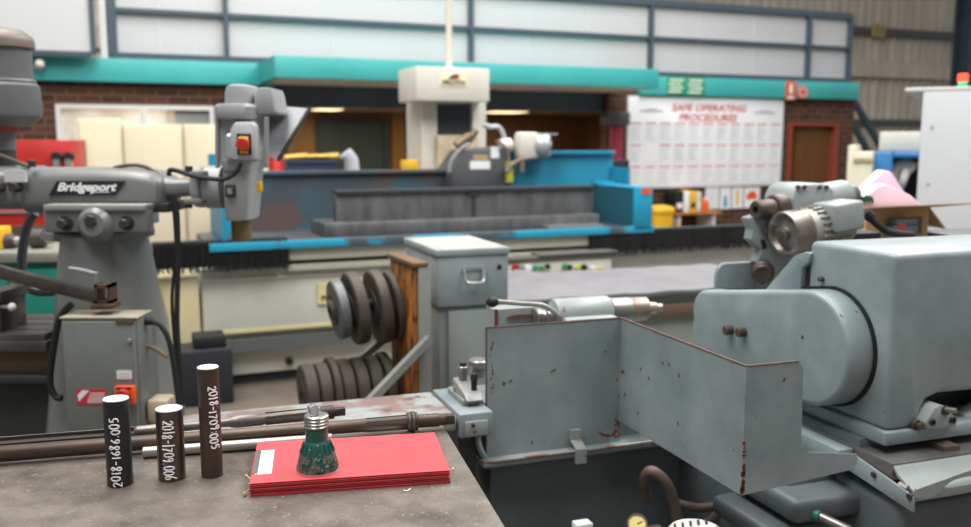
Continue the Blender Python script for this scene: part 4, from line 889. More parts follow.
# ------------------------------------------------------------------ long bed under a grey mat (behind the near grinder)
V = Frame(.1, 4.72, 20)
a = V.Y(508, 300, 0); zv = V.Y(600, 295, 0).z
x0, x1 = V.Y(503, 290, 0).x, V.Y(790, 290, 0).x
t = thing('covered_machine_bed', 'long grey-green machine bed beyond the splash guard', 'machine bed', V, ((x0+x1)/2, .5, 0))
m = MB(); m.box(x0, x1, 0, .85, 0, zv-.012, .01); put(m, 'body', mat('bed_green', '#949c94', .5, col2='#8b938b', scale=2), t)
m = MB(); zr = V.Y(650, 309, -.04).z; m.box(V.Y(590, 310, -.04).x, x1, -.04, 0, zr-.05, zr+.02, .004); put(m, 'way', mat('way_brown', '#7a6659', .45, .3), t)
m = MB()
n = 40; rows = []
for j, (y, z) in enumerate(((-.04, -.03), (-.035, 0), (.2, .003), (.5, .0), (.85, .0), (.88, -.05))):
    rows.append([(x0+(x1-x0)*i/n, y, zv+z+.003*math.sin(i*.9+j)*(1 if 0 < j else 1.6)+(.03*math.exp(-((i-9)/2.2)**2) if 2 <= j <= 4 else 0)+(.0 if j != 0 else 0)) for i in range(n+1)])
m.rings(rows, cap=False, closed=False)
o = put(m, 'rubber_mat', mat('mat_grey', '#7d7c80', .6, col2='#727175', scale=5), fr=V); o['label'] = 'grey rubber sheet laid over the long machine bed'; o['category'] = 'sheet'
md = o.modifiers.new('thickness', 'SOLIDIFY'); md.thickness = .008; md.offset = 1
c = V.Y(580, 290, .1)

# ------------------------------------------------------------------ right background
E = Frame(2.9, 6.1, -29)
e0 = lambda px, py, y=0: E.Y(px, py, y)
a, b = e0(914, 235), e0(1010, 90); zt_ = e0(914, 91.5).z
t = thing('white_machine_cabinet', 'tall plain pale grey machine enclosure at the right edge', 'machine', E, ((a.x+b.x)/2, .7, 0))
m = MB(); m.box(a.x, b.x+.6, 0, 1.4, .1, zt_, .01); put(m, 'body', MATS['cabinet_white'], t)
m = MB(); m.box(a.x+.03, b.x+.57, .03, 1.37, 0, .1); put(m, 'plinth', MATS['g_plinth'], t)
m = MB(); q = e0(905, 92); m.box(q.x, a.x+.4, .0, 1.3, zt_, zt_+.025, .004); put(m, 'roof_plate', MATS['white_frame'], t)
for px, py in ((932, 127), (928, 184)):
    c = e0(px, py); m = MB(); m.cyl((c.x, 0, c.z), (c.x, -.005, c.z), .011); put(m, 'screw', mat('screw_pale', '#aeb1b4', .4) if 'screw_pale' not in MATS else MATS['screw_pale'], t)
m = MB(); q = e0(962, 92, .6); c = Vector((q.x, .6, zt_)); m.cyl(c, c+Vector((0,0,.03)), .03)
z1_, z2_ = e0(962, 82, .6).z, e0(962, 74, .6).z
m.cyl(c, (q.x, .6, z1_), .022); st = put(m, 'beacon_base', MATS['black'], t)
m = MB(); m.cyl((q.x, .6, zt_+.03), (q.x, .6, z1_), .032); put(m, 'green_beacon', mat('beacon_green', '#1fb37f', .3, emit=.5), st)
m = MB(); m.cyl((q.x, .6, z1_), (q.x, .6, z2_), .034); put(m, 'red_beacon', mat('beacon_red', '#ff4a2a', .3, emit=1.6), st)
# blue CNC machine and cream machine far behind
H = Frame(3.9, 9.2, -25)
h = lambda px, py, y=0: H.Y(px, py, y)
a, b = h(874, 152), h(930, 152); zc_ = a.z
t = thing('blue_machine', 'bright blue enclosed machine with a dark opening beyond the pink foam', 'machine', H, ((a.x+b.x)/2, .6, 0))
m = MB(); o1, o2 = h(893, 158), h(930, 205)
m.box(a.x, o1.x, 0, 1.3, 0, zc_, .02); m.box(o1.x, b.x+.6, 0, 1.3, o1.z, zc_, .02); m.box(o1.x, b.x+.6, 0, 1.3, 0, o2.z, .02); m.box(o1.x, b.x+.6, .7, 1.3, o2.z, o1.z); put(m, 'body', MATS['blue_cnc'], t)
m = MB(); m.box(o1.x+.005, b.x+.6, .6, .7, o2.z, o1.z); put(m, 'dark_interior', MATS['black'], t)
m = MB(); c = h(902, 172, .2); m.tube([h(*k_, .25) for k_ in ((890, 185), (893, 172), (900, 166), (908, 166), (914, 170))], .07, n=14); m.cyl(h(900, 176, .25), h(908, 178, .25), .13); put(m, 'cream_arm', MATS['g_cream'], t)
a, b = h(848, 145, -.2), h(874, 145, -.2)
t = thing('cream_machine', 'cream machine casing between the brick corner and the blue machine', 'machine', H, ((a.x+b.x)/2, .2, 0))
m = MB(); m.box(a.x, h(858, 145, -.2).x, -.2, .5, 0, a.z, .02); m.box(h(856, 145, -.2).x, b.x, -.2, .5, 0, h(860, 152, -.2).z, .02); put(m, 'casing', mat('casing_cream', '#cfcbb6', .5), t)
m = MB(); q, r = h(854, 158, -.2), h(874, 162, -.2); m.box(q.x, r.x, -.22, -.2, r.z, q.z); put(m, 'slot', mat('slot_tan', '#a89a72', .5), t)
q, r = h(880, 132, .5), h(925, 152, .5)
m = MB(); m.box(q.x, r.x+.5, .4, 1.1, zc_+.001, q.z, .02); tag(put(m, 'control_box', mat('pale_box', '#c3c0b4', .5), fr=H), 'pale control box standing on top of the blue machine', 'box')
m = MB(); q, r = h(936, 130, .6), h(936, 120, .6)
# ------------------------------------------------------------------ cylindrical grinder on the right, in front
C = Frame(.4243, 2.75, 19.5)
mat('cg', '#939fa1', .36, col2='#768386', scale=5, lo=.3, hi=.7, chip='#5f3b35', chip_scale=34, chip_at=.725, coat=.1)
mat('cg_base', '#5f686b', .45, col2='#545c5e', scale=3)
mat('cg_light', '#98a09f', .38, col2='#8b9391', scale=5, chip='#8d5a50', chip_scale=30, chip_at=.7)
mat('cg_dark', '#33383a', .5)
mat('chipped_table', '#8f9695', .4, col2='#7d6662', scale=7, lo=.45, hi=.56, chip='#6b5350', chip_scale=14, chip_at=.63)
mat('rust_edge', '#4d3732', .7, col2='#6d4c42', scale=30)
mat('spot_rust', '#54241c', .7, col2='#7a3a2c', scale=60)
mat('turned', '#9a9590', .32, .7, col2='#7d756e', scale=14)
mat('brown_steel', '#4f423d', .45, .4, col2='#5f5049', scale=12)
mat('ground_steel', '#9b9a98', .35, .6, col2='#7e7b77', scale=8)
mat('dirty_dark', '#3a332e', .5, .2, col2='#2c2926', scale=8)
mat('silver_paint', '#9c9e9d', .4, .2, col2='#84847f', scale=9)
def cx(px, py, v): return C.X(px, py, v)
def cyv(px, py, v): return C.Y(px, py, v)
cg = thing('cylindrical_grinder', 'grey-blue cylindrical grinding machine with a sheet splash guard in the right foreground', 'grinding machine', C, (.3, .1, 0))
# bed and coolant tray
m = MB(); m.box(-.42, 1.25, .05, .7, .02, .71, .02); put(m, 'bed', MATS['cg_base'], cg)
ztr = C.Y(491, 460.5, -.036).z; zbr = C.Y(491, 470, -.036).z
m = MB(); m.box(-.47, .42, -.034, .62, zbr, ztr-.004, .014, 3)
m.mm(1).tube([(.42, -.035, ztr-.004), (-.44, -.035, ztr-.004), (-.462, -.027, ztr-.004), (-.471, .0, ztr-.004), (-.472, .1, ztr), (-.472, .25, ztr)], .005, smooth=False)
put(m, 'coolant_tray', [MATS['cg'], mat('worn_rim', '#a09a92', .4, .3, col2='#9a5a48', scale=9, lo=.5, hi=.6)], cg)
m = MB(); p, q = cyv(576, 462, -.045), cyv(586, 452, -.045); zq = ztr+.022; m.box(p.x, q.x+.002, -.047, -.036, zbr-.012, ztr+.004); m.hull([(p.x, -.047, ztr+.004), (q.x+.002, -.047, ztr+.004), (q.x+.002, -.036, ztr+.004), (p.x, -.036, ztr+.004), (p.x-.003, -.01, zq), (q.x-.001, -.01, zq), (q.x-.001, .0, zq), (p.x-.003, .0, zq)]); m.box(p.x-.003, q.x-.001, -.01, 0, zq, zq+.032)
put(m, 'guard_clip', MATS['cg_light'], cg)
m = MB(); m.tube([(-.455, -.01, ztr), (-.47, -.012, ztr+.03), (-.474, .0, ztr+.06), (-.46, .0, ztr+.085), (-.46, .005, ztr+.11)], .009); m.box(-.468, -.453, -.01, .01, ztr+.1, ztr+.16, .004); put(m, 'guard_hook', MATS['cg'], cg)
# splash guard: back, side and front sheets
zt, zb = 1.159, .83
m = MB(); th = .004
m.box(-.447, .0, 0, th, ztr-.01, zt); m.box(-.004, 0, -.645, 0, zb, zt)
zc = C.Y(804, 453, -.645).z; f0_, f1_ = C.Y(857, 452, -.645), C.Y(857, 471, -.645); xr = C.Y(804, 357, -.645).x
front = [(0, zb), (f1_.x-.015, f1_.z+.006), (f1_.x, f1_.z+.02), (f0_.x, f0_.z-.006), (xr+.03, zc), (xr+.012, zc+.008), (xr+.004, zc+.03), (xr, zt-.02), (xr-.015, zt), (0, zt)]
m.prism(front, 1, -.645, -.641)
m.mm(1).box(-.447, 0, -.0015, th+.0015, zt, zt+.0022); m.box(-.0055, .0015, -.645, 0, zt, zt+.0022); m.box(0, xr-.015, -.6465, -.6395, zt, zt+.0018)
m.box(-.449, -.446, -.0015, th+.0015, ztr, zt)
m.mm(2)
for i in range(34):
    z = zb+.002+abs(random.gauss(0, .05)); s_ = random.uniform(.001, .0035)
    if z < zt-.1: m.box(-.0048+random.uniform(-.004, .003), .0+random.uniform(.0, .005), -.6465, -.6445, z, z+s_*2.4)
for i in range(16):
    z = ztr+.01+abs(random.gauss(0, .05)); x = random.uniform(-.022, -.005); m.prism([(x, z), (x+.002, z-.001), (x+random.uniform(.003, .006), z+random.uniform(.001, .005)), (x+.001, z+random.uniform(.004, .008))], 1, -.0012, .0)
for i in range(16):
    z = random.uniform(.95, 1.12); x = -.43+random.uniform(-.006, .004); m.prism([(x, z), (x+.002, z-.002), (x+.003, z+.004), (x+.001, z+random.uniform(.005, .01))], 1, -.0012, 0)
for (px, py, w) in ((553, 371, .01), (624, 372, .012), (605, 352, .005), (626, 395, .004)):
    q = cyv(px, py, 0) if px < 622 else cx(px, py, 0)
    if px < 622: m.prism([(q.x-w, q.z-.003), (q.x+w, q.z+.002), (q.x+w*.8, q.z+.006), (q.x-w*.4, q.z+.002)], 1, -.0012, 0)
    else: m.prism([(q.y-w, q.z), (q.y-w*.2, q.z-.004), (q.y+w, q.z-.003), (q.y+w*.3, q.z+.01)], 0, -.0052, -.0038)
for q in (((598, 431), (604, 434), (611, 434.5), (618, 428), (622, 423), (622, 426), (614, 435), (608, 437), (602, 436)), ((615, 420), (619, 421), (622, 425), (622, 438), (618, 436), (620, 428))):
    q = [cyv(*k_, 0) for k_ in q]; m.prism([(min(k_.x, -.001), k_.z) for k_ in q], 1, -.0012, 0)
for (px, py) in ((663, 363), (669, 364), (641, 369), (679, 375), (638, 413), (678, 423), (649, 378)):
    q = cx(px, py, -.004); m.prism([(q.y-.004, q.z), (q.y, q.z-.006), (q.y+.004, q.z+.001), (q.y, q.z+.005)], 0, -.0052, -.0038)
put(m, 'splash_guard', [MATS['cg'], MATS['rust_edge'], MATS['spot_rust']], cg)
# long table with the peeling left wing
zt_ = .926
m = MB(); m.box(-1.35, -.56, -.07, .2, zt_-.05, zt_, .012, 3); m.box(-1.35, -.57, -.04, .17, zt_-.1, zt_-.05, .01); put(m, 'table_wing', MATS['chipped_table'], cg)
m = MB(); m.box(-.555, -.452, -.075, .21, zt_-.07, zt_+.002, .006); m.mm(2).box(-.53, -.475, .02, .2, .6, zt_-.07); m.mm(1).box(-.54, -.47, -.082, -.074, zt_-.065, zt_-.02, .003); m.mm(0).box(-.452, .9, .02, .21, zt_-.07, zt_+.002, .004); m.box(-.45, .9, .05, .3, .73, zt_-.07)
put(m, 'table', [MATS['cg'], MATS['cg_light'], MATS['cg_dark']], cg)
m = MB(); c = cyv(472, 424, -.075); m.cyl((c.x, -.08, zt_-.03), (c.x, -.09, zt_-.03), .006, n=6); put(m, 'bolt', MATS['bolt'], cg)
# clamps at the table's left end
m = MB(); c = C.Z(462, 393, zt_); m.box(-.52, -.455, .0, .16, zt_+.002, zt_+.02, .004); m.hull([(-.515, -.02, zt_+.02), (-.46, -.02, zt_+.02), (-.46, .12, zt_+.02), (-.515, .12, zt_+.02), (-.515, .0, zt_+.035), (-.46, .0, zt_+.035), (-.46, .12, zt_+.06), (-.515, .12, zt_+.06)], .004); cl = put(m, 'dresser_clamp', MATS['silver_paint'], cg)
m = MB(); x = cyv(463, 380, .1).x; m.cyl((x, .1, zt_+.002), (x, .1, cyv(463, 372, .1).z), .013); m.cyl((x, .1, cyv(463, 372, .1).z), (x, .1, cyv(463, 366, .1).z), .016); m.cyl((x-.03, .1, cyv(463, 388, .1).z), (x+.02, .1, cyv(463, 388, .1).z), .009); m.mm(1).cyl((x, .1, cyv(463, 366, .1).z), (x, .1, cyv(463, 362, .1).z), .011, n=6); put(m, 'clamp_post', [MATS['turned'], MATS['bolt']], cl)
m = MB(); x = cyv(479, 360, .13).x; z = cyv(479, 366, .13).z; m.cyl((x, .13, zt_+.05), (x, .13, z), .02); m.cyl((x, .13, z), (x, .13, z+.022), .033); put(m, 'round_weight', MATS['ground_steel'], cl)
m = MB(); x = cyv(474, 376, .03).x; z = cyv(474, 380, .03).z; m.cyl((x, .03, zt_+.03), (x, .03, z+.012), .009); m.cyl((x, .03, z), (x, .03, z+.02), .012, .009); put(m, 'black_knob', MATS['black'], cl)
# tailstock behind the guard
yt = .22
def ty(px, py=312): return cyv(px, py, yt)
tz = ty(580, 313).z
m = MB(); m.box(ty(556).x, ty(606).x, yt-.09, yt+.09, zt_+.002, tz, .01); m.lathe([(.03, 0), (.05, .004), (.053, .01), (.053, ty(608).x-ty(552).x-.01), (.048, ty(608).x-ty(552).x)], (ty(552).x, yt, tz), (1,0,0), 40)
m.hull([(ty(497).x, yt+.02, zt_+.002), (ty(553).x, yt+.02, zt_+.002), (ty(553).x, yt+.1, zt_+.002), (ty(497).x, yt+.1, zt_+.002), (ty(497).x, yt+.02, ty(497, 311).z), (ty(553).x, yt+.02, ty(540, 308).z), (ty(553).x, yt+.1, ty(540, 308).z), (ty(497).x, yt+.1, ty(497, 311).z)])
ts = put(m, 'tailstock', MATS['cg_light'], cg)
m = MB(); m.lathe([(.038, 0), (.044, .005), (.044, ty(628).x-ty(608).x)], (ty(608).x, yt, tz), (1,0,0), 36); m.mm(1).lathe([(.04, 0), (.042, .005), (.04, ty(645).x-ty(628).x), (.03, ty(645).x-ty(628).x+.004), (.022, ty(645).x-ty(628).x+.004), (.02, ty(655).x-ty(628).x), (.014, ty(655).x-ty(628).x), (.014, ty(661).x-ty(628).x)], (ty(628).x, yt, tz-.0), (1,0,0), 36); put(m, 'quill', [MATS['ground_steel'], mat('quill_brown', '#86766a', .4, .5, col2='#a89f96', scale=7)], ts)
m = MB(); m.lathe([(.03, 0), (.034, .004), (.034, .02), (.028, .024), (.028, .034), (.034, .04), (.034, ty(552).x-ty(534).x+.01)], (ty(534).x, yt, tz-.006), (1,0,0), 30); put(m, 'adjusting_collar', MATS['turned'], ts)
m = MB(); m.tube([ty(553, 314)+Vector((0,-.05,0)), ty(545, 307)+Vector((0,-.05,0)), ty(535, 302.5)+Vector((0,-.05,0)), ty(515, 301)+Vector((0,-.05,0)), ty(492, 299)+Vector((0,-.05,0))], .008); lv = put(m, 'lever', MATS['silver_paint'], ts)
m = MB(); m.lathe([(.006, 0), (.014, .004), (.018, .016), (.016, .03), (.006, .038)], ty(492, 299)+Vector((0,-.05,0)), (-1, -.1, .02), 20); put(m, 'black_knob', MATS['black'], lv)
q = [ty(508, 318.5), ty(513, 316), ty(526, 314.5), ty(536, 315), ty(536, 317.5), ty(524, 319.5), ty(514, 320)]
m = MB(); m.prism([(k_.x, k_.z) for k_ in q], 1, yt+.01, yt+.0195); put(m, 'rusty_key', MATS['rust_edge'], ts)
m = MB(); q, r = ty(497, 324), ty(500, 310); m.box(q.x-.002, r.x-.003, yt+.01, yt+.02, q.z-.03, r.z); put(m, 'rusty_edge', MATS['spot_rust'], ts)
# wheelhead
xw, yf, zw0, zw1 = .449, -.636, .94, 1.415
xe = 1.15
m = MB()
arch = [(xw, zw0), (C.Y(920, 428, yf).x, zw0), (C.Y(921, 412, yf).x, C.Y(921, 412, yf).z), (C.Y(927, 400, yf).x, C.Y(927, 400, yf).z), (C.Y(940, 394, yf).x, C.Y(940, 394, yf).z), (C.Y(971, 391, yf).x, C.Y(971, 391, yf).z), (xe, C.Y(971, 391, yf).z), (xe, zw1), (xw, zw1)]
m.prism(arch, 1, yf, -.3, .017, 4)
wh = put(m, 'wheelhead', MATS['cg'], cg)
m = MB(); m.box(xw+.05, xe-.02, yf+.12, -.28, .93, 1.2); put(m, 'inner_body', MATS['cg_dark'], wh)
m = MB()
for px, py in ((826, 279), (829, 281)): pass
q = C.X(823, 279, xw); m.cyl((xw-.015, q.y, q.z), (xw+.01, q.y, q.z), .008, n=6); put(m, 'small_screw', MATS['brown_steel'], wh)
c = C.Y(914, 424, yf); m = MB(); m.cyl((c.x, yf, c.z), (c.x, yf-.012, c.z), .016); m.cyl((c.x, yf-.012, c.z), (c.x, yf-.025, c.z), .009); put(m, 'rusty_bolt', MATS['brown_steel'], wh)
# swivel base below the wheelhead
m = MB(); m.box(xw-.012, xe, yf-.012, -.2, .905, .942, .006); m.mm(1).box(xw-.03, xe-.1, yf+.06, .25, .86, .906, .004); put(m, 'swivel_base', [MATS['cg'], MATS['cg_base']], cg)
P = [C.Y(*k_, yf-.03) for k_ in ((925, 423), (935, 408), (941, 405), (948, 407), (957, 420), (956, 427), (928, 430))]
m = MB(); m.prism([(k_.x, k_.z) for k_ in P], 1, yf-.03, yf+.14, .004); br_ = put(m, 'pivot_bracket', MATS['cg_light'], wh)
for px, py, r_ in ((931.5, 422, .009), (952, 420, .009), (945, 410, .013)):
    c = C.Y(px, py, yf-.03); m = MB(); m.lathe([(r_, 0), (r_, .008), (r_*.55, .008), (r_*.5, .002), (0, .002)], (c.x, yf-.029, c.z), (0,-1,0), 18); put(m, 'socket_bolt', MATS['bolt'], br_)
c = C.Y(944, 409, yf-.03); m = MB(); m.cyl((c.x, yf-.03, c.z), (c.x+.01, yf-.06, c.z+.002), .008); put(m, 'oil_nipple', MATS['turned'], br_)
m = MB(); q = C.Y(965, 425, yf+.03); m.cyl((q.x, yf+.05, q.z), (q.x+.3, yf+.05, q.z+.1), .035); put(m, 'feed_shaft', MATS['cg_light'], wh)
# belt cover on the wheelhead's left face: a tapering two-pulley outline
cn, rn, cf, rf = (-.42, 1.127), .163, (.07, 1.108), .1
def stadium(c0, r0, c1, r1, n=18):
    d = math.hypot(c1[0]-c0[0], c1[1]-c0[1]); base = math.atan2(c1[1]-c0[1], c1[0]-c0[0]); off = math.acos((r0-r1)/d)
    o = [(c0[0]+r0*math.cos(base+off+(2*PI-2*off)*i/(2*n)), c0[1]+r0*math.sin(base+off+(2*PI-2*off)*i/(2*n))) for i in range(2*n+1)]
    # squarer far end
    a0, a1 = base-off, base+off
    for i in range(n+1):
        a = a0+(a1-a0)*i/n-0; k = 1+.16*abs(math.sin(2*(a-base)))*(1 if abs(a-base) < PI/2 else 0)
        o.append((c1[0]+r1*k*math.cos(a), c1[1]+r1*k*math.sin(a)))
    return o
m = MB(); m.prism(stadium(cn, rn, cf, rf), 0, .362, xw+.002, .015, 4); bc = put(m, 'belt_cover', MATS['cg'], cg)
m = MB(); m.prism(stadium(cn, rn+.008, cf, rf+.004), 0, xw-.006, xw+.006); put(m, 'cover_gasket', MATS['black'], bc)
for px, py in ((731, 330), (744, 332)):
    q = C.X(px, py, .36); m = MB(); m.cyl((.364, q.y, q.z), (.336, q.y, q.z), .015); put(m, 'rusty_knob', MATS['brown_steel'], bc)
q = C.X(802, 337, .36); m = MB(); m.cyl((.364, q.y, q.z), (.3605, q.y, q.z), .005, n=10); put(m, 'screw_hole', MATS['spot_rust'], bc)
# bracket plate between cover and wheelhead
P = [C.X(*k_, xw) for k_ in ((760, 292), (768, 290), (797, 256), (808, 252), (814, 253), (812, 262), (805, 268), (803, 293))]
m = MB(); m.prism([(k_.y, k_.z) for k_ in P], 0, xw-.012, xw+.02, .003); put(m, 'bracket_plate', MATS['cg'], cg)
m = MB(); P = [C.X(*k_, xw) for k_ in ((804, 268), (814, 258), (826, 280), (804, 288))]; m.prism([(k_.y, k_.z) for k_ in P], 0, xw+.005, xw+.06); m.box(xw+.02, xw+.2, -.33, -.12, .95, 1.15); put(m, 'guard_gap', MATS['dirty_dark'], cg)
# curved chip tray sheet standing behind the cover, left
ys = .4; p, q = C.Y(716, 292, ys), C.Y(764, 261, ys)
m = MB(); n = 10; A = []; hgt = q.z
prof = [(p.x+.035, q.z+.0), (p.x+.018, q.z-.008), (p.x+.006, q.z-.024), (p.x, q.z-.05), (p.x, .95)]
prof2 = [(x+.004, z-.004) for x, z in prof]
m.prism([(q.x+.2, q.z)]+prof+[(p.x+.2, .95)], 1, ys, ys+.02, .006, 3); put(m, 'chip_tray', MATS['cg'], cg)
# internal grinding head at the back: bracket, spindle, motor, pulley
yi = .35
i_ = lambda px, py, y=yi: C.Y(px, py, y)
P = [i_(*k_) for k_ in ((748, 218), (790, 206), (800, 250), (795, 300), (765, 300), (762, 268), (757, 262), (762, 250), (751, 240), (753, 230))]
m = MB(); m.prism([(k_.x, k_.z) for k_ in P], 1, yi, yi+.05, .006); ib = put(m, 'head_bracket', MATS['cg_light'], cg)
m = MB(); a = i_(763, 244); m.prism([(a.x-.012, a.z+.018), (a.x+.004, a.z+.016), (a.x+.018, a.z-.012), (a.x-.002, a.z-.02)], 1, yi-.003, yi+.001); put(m, 'slot', MATS['black'], ib)
m = MB()
m.lathe([(.06, 0), (.066, .01), (.066, i_(850,200).x-i_(783,200).x)], i_(788, 206, yi+.02)+Vector((0,0,0)), (.96,.2,.08), 36)
P = [i_(*k_) for k_ in ((783, 198), (788, 187), (796, 183), (817, 183), (826, 189), (826, 216), (785, 226))]; m.prism([(k_.x, k_.z) for k_ in P], 1, yi-.05, yi+.12, .012, 3)
sh = put(m, 'spindle_housing', MATS['cg_light'], ib)
for px in (789, 795, 810, 817):
    m = MB(); c = i_(px, 185.5); m.cyl((c.x, yi-.045, c.z-.004), (c.x, yi-.058, c.z-.004), .009, n=6); put(m, 'bolt', MATS['brown_steel'], sh)
ax_ = Vector((-1, -.08, -.06)).normalized()
c0 = i_(784, 207, yi-.0)
m = MB(); m.lathe([(.044, 0), (.05, .006), (.05, .05), (.044, .055), (.036, .055), (.036, .13), (.032, .136), (.016, .136), (.014, .11), (0, .11)], c0, ax_, 36); put(m, 'spindle_nose', MATS['brown_steel'], sh)
m = MB(); c1 = i_(833, 196, yi+.1); m.cyl(c1, c1+Vector((.14,.05,.0)), .04); put(m, 'rear_barrel', MATS['ground_steel'], sh)
mc = i_(783, 234, yi-.1)
am = Vector((.99, .08, .1)).normalized()
m = MB(); m.lathe([(.018, -.012), (.018, 0), (.02, .01), (.06, .018), (.069, .003), (.078, 0), (.082, .004), (.082, .075), (.077, .08), (.02, .08)], mc, am, 44); pl = put(m, 'motor_pulley', MATS['turned'], ib)
m = MB(); m.lathe([(.026, -.01), (.026, .02)], mc, am, 24); m.mm(1).lathe([(.016, -.016), (.016, .0)], mc, am, 20); put(m, 'hub', [MATS['turned'], MATS['brown_steel']], pl)
m = MB(); m.lathe([(.055, .085), (.074, .09), (.077, .1), (.077, .28), (.06, .3)], mc, am, 40)
m.mm(0)
u_ = am.orthogonal().normalized(); w_ = am.cross(u_)
for k in range(22):
    a = 2*PI*k/22; r0 = u_*math.cos(a)+w_*math.sin(a); m.bar(mc+am*.12+r0*.08, mc+am*.26+r0*.08, .006, .014, up=r0)
mt_ = put(m, 'motor', MATS['silver_paint'] if False else mat('motor_grey', '#a7a59c', .42, .1, col2='#93918a', scale=9), ib)
q, r = i_(829, 233, yi-.16), i_(866, 200, yi-.16); m = MB(); m.hull([(q.x+.006, yi-.2, q.z), (r.x+.0, yi-.17, q.z+.012), (r.x, yi-.04, q.z+.012), (q.x+.006, yi-.07, q.z), (q.x-.004, yi-.19, r.z-.012), (r.x-.006, yi-.16, r.z), (r.x-.006, yi-.03, r.z), (q.x-.004, yi-.06, r.z-.012)], .012, 3); put(m, 'terminal_box', MATS['cg_light'], mt_)
m = MB(); m.cyl(i_(864, 212, yi-.12), i_(872, 218, yi-.13), .02); m.tube([i_(866, 214, yi-.12), i_(874, 222, yi-.13), i_(886, 231, yi-.13), i_(900, 234, yi-.1), i_(912, 234.5, yi-.05)], .013); put(m, 'cable', MATS['black_rubber'], mt_)
m = MB(); m.box(i_(826, 232).x, i_(872, 232).x, yi-.05, yi+.12, 1.2, i_(850, 232).z, .005); put(m, 'motor_plate', MATS['black'], ib)
m = MB(); m.lathe([(.02, 0), (.036, .01), (.036, .02), (.042, .02), (.042, .05), (.036, .055), (.036, .085), (.03, .09), (.01, .088), (0, .088)], i_(763, 270, yi+.02), Vector((-.6, -.79, -.05)), 30); put(m, 'clamp_knob', MATS['brown_steel'], ib)
m = MB(); q = i_(757, 292); m.cyl((q.x, yi-.0, q.z-.01), (q.x, yi-.0, q.z+.02), .006); put(m, 'red_pin', MATS['red'], ib)
m = MB(); m.cyl(i_(765, 230, yi), i_(765, 230, yi-.02), .012); put(m, 'small_bolt', MATS['brown_steel'], ib)
m = MB(); m.box(i_(760, 290).x, 1.1, yi-.05, yi+.25, .72, 1.12); put(m, 'rear_slide', MATS['cg_base'], cg)
# cross slide, apron and front skirts
xs = .41
s_ = lambda px, py, x=xs: C.X(px, py, x)
top_n, top_f = s_(893, 464), s_(858, 437)
m = MB(); zs2 = top_n.z
m.box(xs, xe, top_n.y, -.2, zs2-.045, zs2, .003)
cs = put(m, 'cross_slide', mat('slide_steel', '#8d8f8e', .3, .6, col2='#6d6a66', scale=6), cg)
m = MB(); P = [(top_n.y, zs2+.001), (top_n.y-.02, zs2-.0), (top_n.y-.05, zs2-.012), (top_n.y-.075, zs2-.035), (top_n.y-.1, zs2-.05), (top_n.y-.13, zs2-.055)]
Q_ = [(y, z-.006) for y, z in P][::-1]
n_ = s_(915, 495)
P = [(top_n.y+.002, zs2-.004), (top_n.y-.008, zs2-.012), (top_n.y-.016, zs2-.022), (n_.y+.03, n_.z+.016), (n_.y+.012, n_.z+.01), (n_.y, n_.z+.004), (n_.y, n_.z-.012)]
Q_ = [(y+.002, z-.007) for y, z in P][::-1]
m.prism(P+Q_, 0, xs+.002, xe)
L_ = [C.Y(*k_, n_.y+.002) for k_ in ((915, 489), (915, 497), (922, 498), (930, 497), (938, 492), (944, 485), (951, 480), (960, 477), (990, 472), (990, 462))]
m.prism([(k_.x, k_.z) for k_ in L_], 1, n_.y-.003, n_.y+.004)
put(m, 'apron', MATS['cg_light'], cs)
m = MB(); a, b, c, d = s_(857, 444, xs-.004), s_(915, 496, xs-.004), s_(915, 512, xs-.004), s_(850, 462, xs-.004)
m.prism([(a.y, a.z-.03), (b.y, b.z), (c.y, c.z), (d.y, d.z-.02)], 0, xs-.012, xs-.004, .001)
m.mm(1)
for px, py in ((874.5, 473), (915-5, 494.5)): q = s_(px, py, xs-.012); m.cyl((xs-.004, q.y, q.z-.004), (xs-.018, q.y, q.z-.004), .008, n=12)
put(m, 'side_skirt', [MATS['cg'], MATS['bolt']], cs)
m = MB(); a = s_(806, 438, xs-.03); m.prism([(top_n.y+.14, zs2-.05), (-.2, zs2-.05), (-.2, zs2-.005), (top_n.y+.14, zs2-.005)], 0, xs-.05, xs-.002, .002); put(m, 'wiper_plate', MATS['cg'], cs)
q, r = C.Z(918, 434, zs2+.007), C.Z(952, 449, zs2+.007); m = MB(); m.bar((q.x, q.y, zs2+.0075), (r.x, r.y, zs2+.0075), .05, .014); o = put(m, 'steel_strip', mat('strip_brown', '#6d5a4e', .45, .3), fr=C); tag(o, 'short brown steel strip lying on the cross slide below the big grey casing', 'strip')
# lower front body with a rolled channel
m = MB(); zz_ = C.Y(960, 492, -.73).z; m.box(xs+.0, xe+.1, -.74, .06, .02, zz_, .03, 4); m.box(.25, xs+.02, -.5, .06, .02, .78, .01); put(m, 'front_body', MATS['cg_base'], cg)
p, q = C.Y(838, 480, -.6), C.Y(882, 513, -.6)
m = MB(); m.box(.2, q.x, -.6, -.3, q.z, q.z+.07, .025, 4); m.box(.14, q.x+.03, -.58, -.3, q.z-.07, q.z-.012, .02, 4); put(m, 'rolled_channel', MATS['cg_base'], cg)
m = MB(); q = C.Y(904, 487, -.745); m.cyl((q.x, -.73, q.z), (q.x, -.76, q.z), .01, n=6); put(m, 'hex_bolt', MATS['turned'], cg)
m = MB(); q = C.Y(848, 526, -.68); m.cyl((q.x-.03, -.6, q.z), (q.x+.0, -.69, q.z-.01), .013); m.mm(1).cyl((q.x-.04, -.585, q.z+.002), (q.x-.03, -.61, q.z), .016); put(m, 'hose_fitting', [MATS['turned'], mat('teal_tape', '#2d6a62', .5)], cg)
